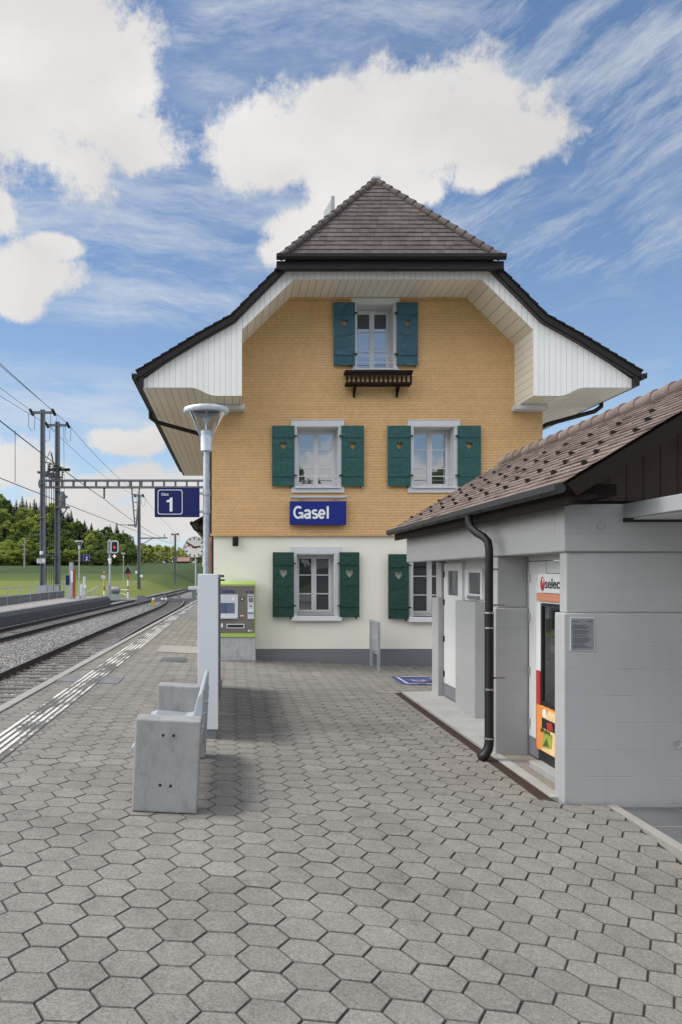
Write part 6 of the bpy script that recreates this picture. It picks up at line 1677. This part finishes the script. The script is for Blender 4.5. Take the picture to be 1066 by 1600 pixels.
def conifer(name, seed, h, rad, label, group, mat='needle'):
    rnd = random.Random(seed); e = thing(name, (0, 0, 0), label, 'tree', group)
    b_ = MB(); b_.tube([(0, 0, -.4), (0, 0, h*.5), (0, 0, h*.99)], [.26, .15, .02], 8); b_.build('trunk', M['bark'], e, smooth=True)
    b_ = MB(); nl = 26
    for k in range(nl):
        t = k/(nl-1); z = h*(.10+.9*t); rl = rad*(1-t)**.85*rnd.uniform(.75, 1.15)+.12
        nb = max(5, int(13*(1-t)+5)); a0 = rnd.uniform(0, 6.28)
        for q in range(nb):
            a = a0+6.28*q/nb+rnd.uniform(-.2, .2); l = rl*rnd.uniform(.7, 1.1); tint = rnd.random()
            n = 3
            for s_ in range(n):
                f0, f1 = s_/n, (s_+1)/n; w = .34*(1-f0*.6)*(.5+rl/rad*.6)
                p0 = Vector((math.cos(a)*l*f0, math.sin(a)*l*f0, z-l*.42*f0**1.4)); p1 = Vector((math.cos(a)*l*f1, math.sin(a)*l*f1, z-l*.42*f1**1.4+.05))
                sd = Vector((-math.sin(a), math.cos(a), 0))*w
                b_.add([p0-sd, p0+sd-Vector((0, 0, .2)), p1+sd*.7-Vector((0, 0, .28)), p1-sd*.7], [(0, 1, 2, 3)], min(1, max(0, tint+.3*f1-.1)))
    b_.build('crown', M[mat], e, tint=True)
    return e
G1 = 'broadleaf trees of the wood on the rise'; G2 = 'spruces of the wood on the rise'; G3 = 'pale trees of the far wood'
LB = 'light green leafy tree in the wood beyond the meadow'; LD = 'dark green leafy tree in the wood beyond the meadow'; LC = 'dark pointed spruce in the wood beyond the meadow'; LY = 'pale yellow green tree in the far wood right of the masts'
protos = {'l1': broadleaf('leafy_tree', 1, 12, 4.4, 'leaf', LB, G1), 'l2': broadleaf('leafy_tree', 2, 12, 3.8, 'leaf', LB, G1), 'd1': broadleaf('leafy_tree', 3, 12, 4.2, 'leaf_d', LD, 'dark broadleaf trees of the wood on the rise'), 'd2': broadleaf('leafy_tree', 4, 12, 3.5, 'leaf_d', LD, 'dark broadleaf trees of the wood on the rise'),
          'c1': conifer('spruce_tree', 5, 12, 2.5, LC, G2), 'c2': conifer('spruce_tree', 6, 12, 1.9, LC, G2),
          'y1': broadleaf('pale_tree', 7, 12, 2.9, 'leaf_y', LY, G3, 40, 40, .6, .08, .9), 'y2': broadleaf('pale_tree', 8, 12, 2.5, 'leaf_y', LY, G3, 40, 40, .6, .1, .9)}
used = set()
def put(kind, px, Y, top_y, rnd, fat=None):
    x = (px-CX)/F*Y; g_ = ground_h(x, Y); h = EYE+(HY-top_y)/F*Y-g_
    h = max(5.0, min(26.0, h)); k = h/12.0
    if kind in used: o = copy_tree(protos[kind])
    else: o = protos[kind]; used.add(kind)
    w = (fat or 1.0)*(k**.5)*rnd.uniform(.9, 1.15)
    o.location = (x, Y, g_); o.scale = (w, w, k); o.rotation_euler = (0, 0, rnd.uniform(0, 6.28))
    return o
rnd = random.Random(44)
PROF = [(-60, 755), (0, 772), (22, 786), (30, 783), (42, 782), (60, 785), (85, 789), (100, 798), (115, 806), (130, 818), (150, 823), (162, 828), (178, 822), (195, 830), (208, 840), (218, 852)]
def prof_y(px): return poly_x(PROF, px)
rows_ = [(258, 866, 9, .15, 11), (266, 858, 8, .2, 11), (276, 850, 8, .25, 12), (288, 838, 8, .4, 13), (302, 826, 7, .5, 13), (318, 812, 6, .65, 12), (328, 806, 6, .8, 8), (338, 800, 6, .9, 8)]
for ri, (Y, ty, jit, cf, step) in enumerate(rows_):
    px = -48+rnd.uniform(0, 10)
    while px < 214:
        p_top = prof_y(px)
        f_ = (ri+1)/len(rows_)
        top = 872+(p_top-872)*f_+rnd.uniform(-6, 6)
        if top < p_top-3: top = p_top-3+rnd.uniform(0, 5)
        lim = 214-ri*2.5
        if px < lim:
            con = rnd.random() < (cf*.8+.06)*(1.0 if px < 110 else .6)
            kind = rnd.choice(('c1', 'c2')) if con else (rnd.choice(('l1', 'l2', 'l1', 'l2', 'd1')) if rnd.random() < .62 else rnd.choice(('d1', 'd2')))
            if px > 150 and kind in ('l1', 'l2') and rnd.random() < .6: kind = 'd1'
            put(kind, px, Y+rnd.uniform(-3, 3), top, rnd, 1.08 if not con else 1.2)
        px += step*rnd.uniform(.75, 1.3)
px = 8
while px < 212:
    put(rnd.choice(('c1', 'c2', 'c1')), px, 338+rnd.uniform(-3, 4), prof_y(px)-rnd.uniform(0, 8), rnd, 1.3); px += rnd.uniform(5, 13)
for px in list(range(216, 322, 6)):
    put(rnd.choice(('y1', 'y2')), px+rnd.uniform(-2, 2), 345+rnd.uniform(-8, 8), 855+rnd.uniform(-6, 5), rnd, 1.05)
for px in (222, 235, 247, 262, 280, 296, 310): put(rnd.choice(('y1', 'd2', 'y2', 'l2')), px, 362+rnd.uniform(-4, 6), 851+rnd.uniform(-4, 4), rnd, 1.1)
for px, k_ in ((234, 'd2'), (232, 'c2'), (305, 'd1')): put(k_, px, 352, 852, rnd, .9)
# trees mirrored in the station windows
def mirrored(x, y, h, lab, k_):
    o = copy_tree(protos[k_]); o.location = (x, y, ground_h(x, y)+.5); o.scale = (h/12, h/12, h/12); o.rotation_euler = (0, 0, x)
    tag(o, lab, 'tree', 'trees mirrored in the station windows')
for i, (x, y, h) in enumerate(((1.5, -25, 6.0), (4.3, -27, 11.0), (9.5, -26, 6.2), (13.5, -29, 7.5), (17.5, -27, 10.6), (-3.5, -29, 6.5))): mirrored(x, y, h, 'leafy tree seen only as a dark reflection in the station windows', 'd1' if i % 2 else 'd2')
for k in protos:
    if k not in used: bpy.data.objects.remove(protos[k])

# ================================================================== CAMERA, SUN, SKY
cam = bpy.data.cameras.new('camera'); co = bpy.data.objects.new('camera', cam); COL.objects.link(co)
co.location = (0, 0, EYE); co.rotation_euler = (R(90), 0, 0)
cam.sensor_fit = 'AUTO'; cam.sensor_width = 36; cam.lens = 36*F/1600
cam.shift_x = (533-CX)/1600; cam.shift_y = (HY-800)/1600
cam.clip_start = .1; cam.clip_end = 6000
S.camera = co
EL, AZ = 64.0, -86.0                                   # sun: high on the left
sd = Vector((math.cos(R(EL))*math.sin(R(AZ)), math.cos(R(EL))*math.cos(R(AZ)), math.sin(R(EL))))
sl = bpy.data.lights.new('sun', 'SUN'); so = bpy.data.objects.new('sun', sl); COL.objects.link(so)
so.rotation_euler = sd.to_track_quat('Z', 'Y').to_euler(); so.location = (-20, 0, 40)
sl.energy = SUN; sl.angle = R(14); sl.color = (1, .95, .88)

W = bpy.data.worlds.new('World'); S.world = W; W.use_nodes = True
nt = W.node_tree; nt.nodes.clear(); lk_ = nt.links.new
out = nt.nodes.new('ShaderNodeOutputWorld'); bg = nt.nodes.new('ShaderNodeBackground'); bg.inputs['Strength'].default_value = .1
sky = nt.nodes.new('ShaderNodeTexSky'); sky.sky_type = 'NISHITA'; sky.sun_disc = False
sky.sun_elevation = R(EL); sky.sun_rotation = R(AZ % 360); sky.altitude = 600; sky.air_density = 1.0; sky.dust_density = .6; sky.ozone_density = 1.6
D = nt.nodes.new('ShaderNodeTexCoord').outputs['Generated']
ds = sep(nt, D)
def dirp(px, py):
    return Vector(((px-CX)/F, 1, (HY-py)/F)).normalized()
# cumulus: soft lobes placed in the sky, their edges broken by noise
warp = noise(nt, D, 8, 8, .66); warp2 = noise(nt, D, 21, 8, .72); warp0 = noise(nt, D, 2.6, 3, .5)
nzz = math_(nt, 'ADD', math_(nt, 'MULTIPLY', math_(nt, 'SUBTRACT', warp, .5), 1.55), math_(nt, 'MULTIPLY', math_(nt, 'SUBTRACT', warp2, .5), 1.25))
LOBES = [(400, 235, 80, 58), (490, 200, 100, 56), (605, 205, 145, 64), (715, 195, 105, 60), (800, 225, 90, 36), (560, 258, 140, 42), (430, 262, 60, 36), (755, 270, 50, 22), (660, 140, 60, 24), (520, 150, 50, 20),
         (60, 70, 150, 140), (130, 150, 100, 100), (215, 225, 75, 40), (130, 255, 60, 46), (20, 190, 80, 60), (-80, 120, 120, 140),
         (30, 425, 75, 36), (30, 470, 35, 26), (-10, 330, 30, 36), (85, 385, 35, 16),
         (470, 355, 66, 34), (560, 312, 90, 38), (445, 390, 40, 22), (640, 298, 45, 24),
         (10, 722, 80, 44), (70, 742, 50, 26), (205, 694, 50, 19), (255, 678, 40, 16), (150, 765, 60, 24), (225, 750, 65, 28), (290, 770, 80, 40), (90, 800, 90, 24), (250, 815, 150, 34), (60, 820, 160, 30),
         (1700, 320, 160, 90), (-520, 380, 200, 110), (-800, 150, 220, 160), (2100, 420, 260, 130)]
acc = None
for (px, py, a, c) in LOBES:
    q = dirp(px, py); l0 = Vector(((px-CX)/F, 1, (HY-py)/F)).length
    sx_, sz_ = F*l0/a*.8, F*l0/c*.8
    v = vmath(nt, 'MULTIPLY', vmath(nt, 'SUBTRACT', D, tuple(q)), (sx_, 1.6, sz_))
    d2 = math_(nt, 'SUBTRACT', 1.0, vmath(nt, 'LENGTH', v))
    acc = d2 if acc is None else math_(nt, 'SMOOTH_MAX', acc, d2, .25)
# broken cloud added out of view, behind and overhead, to light the facade
back = nt.nodes.new('ShaderNodeMapRange'); lk_(ds[1], back.inputs[0]); back.inputs[1].default_value = .45; back.inputs[2].default_value = -.25; back.inputs[3].default_value = -1.2; back.inputs[4].default_value = .22
gen = math_(nt, 'ADD', back.outputs[0], math_(nt, 'MULTIPLY', math_(nt, 'SUBTRACT', warp0, .5), 3.6))
lfc = nt.nodes.new('ShaderNodeMapRange'); lk_(ds[0], lfc.inputs[0]); lfc.inputs[1].default_value = -.45; lfc.inputs[2].default_value = -.85; lfc.inputs[3].default_value = -1.2; lfc.inputs[4].default_value = .55  # cloud bank added out of view on the left, for the left-facing walls
acc = math_(nt, 'SMOOTH_MAX', acc, gen, .2); acc = math_(nt, 'SMOOTH_MAX', acc, lfc.outputs[0], .2)
gap = vmath(nt, 'LENGTH', vmath(nt, 'MULTIPLY', vmath(nt, 'SUBTRACT', D, tuple(Vector((.13, -1, .30)).normalized())), (2.2, 1.0, 8.0)))
acc = math_(nt, 'SUBTRACT', acc, math_(nt, 'MULTIPLY', math_(nt, 'SUBTRACT', 1.25, gap, clamp=True), 2.5))
dens = math_(nt, 'ADD', acc, nzz)
cm = nt.nodes.new('ShaderNodeMapRange'); cm.interpolation_type = 'SMOOTHSTEP'; lk_(dens, cm.inputs[0]); cm.inputs[1].default_value = .0; cm.inputs[2].default_value = .42; cm.inputs[3].default_value = 0; cm.inputs[4].default_value = 1
# cirrus streaks
def soft(lobes, k=1.0):
    m_ = None
    for (px, py, a, c) in lobes:
        q = dirp(px, py); l0 = Vector(((px-CX)/F, 1, (HY-py)/F)).length
        v = vmath(nt, 'MULTIPLY', vmath(nt, 'SUBTRACT', D, tuple(q)), (F*l0/a*.7, 1.2, F*l0/c*.7))
        d2 = math_(nt, 'SUBTRACT', 1.0, vmath(nt, 'LENGTH', v), clamp=True)
        m_ = d2 if m_ is None else math_(nt, 'ADD', m_, d2, clamp=True)
    return m_
def streaks(rot, sc):
    cz_ = nt.nodes.new('ShaderNodeMapping'); cz_.inputs['Rotation'].default_value = (0, R(rot), 0); lk_(D, cz_.inputs[0])
    wob = nt.nodes.new('ShaderNodeTexNoise'); wob.inputs['Scale'].default_value = 3.0; wob.inputs['Detail'].default_value = 3; lk_(cz_.outputs[0], wob.inputs['Vector'])
    vv = vmath(nt, 'ADD', cz_.outputs[0], vmath(nt, 'MULTIPLY', vmath(nt, 'SUBTRACT', wob.outputs['Color'], (.5, .5, .5)), (.10, .0, .10)))
    return noise(nt, vv, 1.0, 9, .72, sc)
mr_ = soft([(960, 130, 200, 130), (900, 290, 130, 90), (1000, 390, 120, 40), (830, 380, 130, 45), (740, 340, 110, 40), (840, 60, 120, 80)])
ml_ = soft([(200, 330, 260, 60), (330, 390, 180, 60), (250, 470, 240, 36), (120, 300, 160, 50), (560, 45, 170, 50), (330, 80, 70, 60), (420, 20, 90, 40), (80, 640, 260, 60)])
sr_ = ramp(nt, streaks(24, (5.5, 2.0, 17.0)), [(.44, 0.0), (.72, 1.0)])
sl2 = ramp(nt, streaks(-5, (4.0, 2.0, 22.0)), [(.40, 0.0), (.72, 1.0)])
wv = streaks(8, (4.2, 2.0, 18.0)); wv2 = noise(nt, D, 3.2, 4, .6)
base_ = ramp(nt, math_(nt, 'ADD', math_(nt, 'MULTIPLY', wv, .6), math_(nt, 'MULTIPLY', wv2, .62)), [(.60, 0), (.70, .2), (.85, .8)])
ci = math_(nt, 'MAXIMUM', base_, math_(nt, 'ADD', math_(nt, 'MULTIPLY', math_(nt, 'MULTIPLY', mr_, 1.45, None, True), sr_), math_(nt, 'MULTIPLY', math_(nt, 'MULTIPLY', ml_, 1.8, None, True), sl2), clamp=True))
hz = nt.nodes.new('ShaderNodeMapRange'); lk_(ds[2], hz.inputs[0]); hz.inputs[1].default_value = .42; hz.inputs[2].default_value = .0; hz.inputs[3].default_value = 0; hz.inputs[4].default_value = 1
hzp = math_(nt, 'POWER', hz.outputs[0], 2.2)
hs = nt.nodes.new('ShaderNodeHueSaturation'); hs.inputs['Saturation'].default_value = SKY_SAT; hs.inputs['Value'].default_value = SKY_V; lk_(sky.outputs[0], hs.inputs['Color'])
c1 = mixc(nt, math_(nt, 'MULTIPLY', hzp, .62), hs.outputs[0], tuple(10*x for x in (.40, .56, .74)))
c2 = mixc(nt, math_(nt, 'MULTIPLY', ci, .85), c1, tuple(10*x for x in (.60, .635, .665)))
sh_ = nt.nodes.new('ShaderNodeMapRange'); lk_(noise(nt, D, 5.5, 5, .5, (1, 1, 1.5)), sh_.inputs[0]); sh_.inputs[1].default_value = .36; sh_.inputs[2].default_value = .66; sh_.inputs[3].default_value = .88; sh_.inputs[4].default_value = 1.05
bb_ = nt.nodes.new('ShaderNodeMapRange'); lk_(ds[1], bb_.inputs[0]); bb_.inputs[1].default_value = .35; bb_.inputs[2].default_value = -.3; bb_.inputs[3].default_value = 1.0; bb_.inputs[4].default_value = FILL_BACK  # unseen cloud behind the viewer brightened as fill for the facade
lf_ = nt.nodes.new('ShaderNodeMapRange'); lk_(ds[0], lf_.inputs[0]); lf_.inputs[1].default_value = -.42; lf_.inputs[2].default_value = -.95; lf_.inputs[3].default_value = 0; lf_.inputs[4].default_value = FILL_LEFT  # unseen cloud on the left brightened as fill for the shelter walls
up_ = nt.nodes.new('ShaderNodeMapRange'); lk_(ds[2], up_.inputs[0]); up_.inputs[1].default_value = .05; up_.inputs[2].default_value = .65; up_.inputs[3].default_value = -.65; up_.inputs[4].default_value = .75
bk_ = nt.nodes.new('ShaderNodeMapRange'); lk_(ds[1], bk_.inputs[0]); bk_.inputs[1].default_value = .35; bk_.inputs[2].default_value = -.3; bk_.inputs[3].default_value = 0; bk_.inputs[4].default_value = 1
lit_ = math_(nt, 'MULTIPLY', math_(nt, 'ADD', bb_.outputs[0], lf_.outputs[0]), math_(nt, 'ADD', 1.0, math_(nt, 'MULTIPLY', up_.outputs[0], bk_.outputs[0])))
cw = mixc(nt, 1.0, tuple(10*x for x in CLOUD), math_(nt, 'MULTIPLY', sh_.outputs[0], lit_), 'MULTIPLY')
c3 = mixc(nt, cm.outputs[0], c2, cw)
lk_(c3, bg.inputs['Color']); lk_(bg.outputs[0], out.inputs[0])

S.view_settings.view_transform = 'Standard'; S.view_settings.look = 'None'; S.view_settings.gamma = 1.0; S.view_settings.use_curve_mapping = False
S.view_settings.exposure = EXPO
S.cycles.max_bounces = 8; S.cycles.transparent_max_bounces = 12
try: S.cycles.use_denoising = True
except Exception: pass
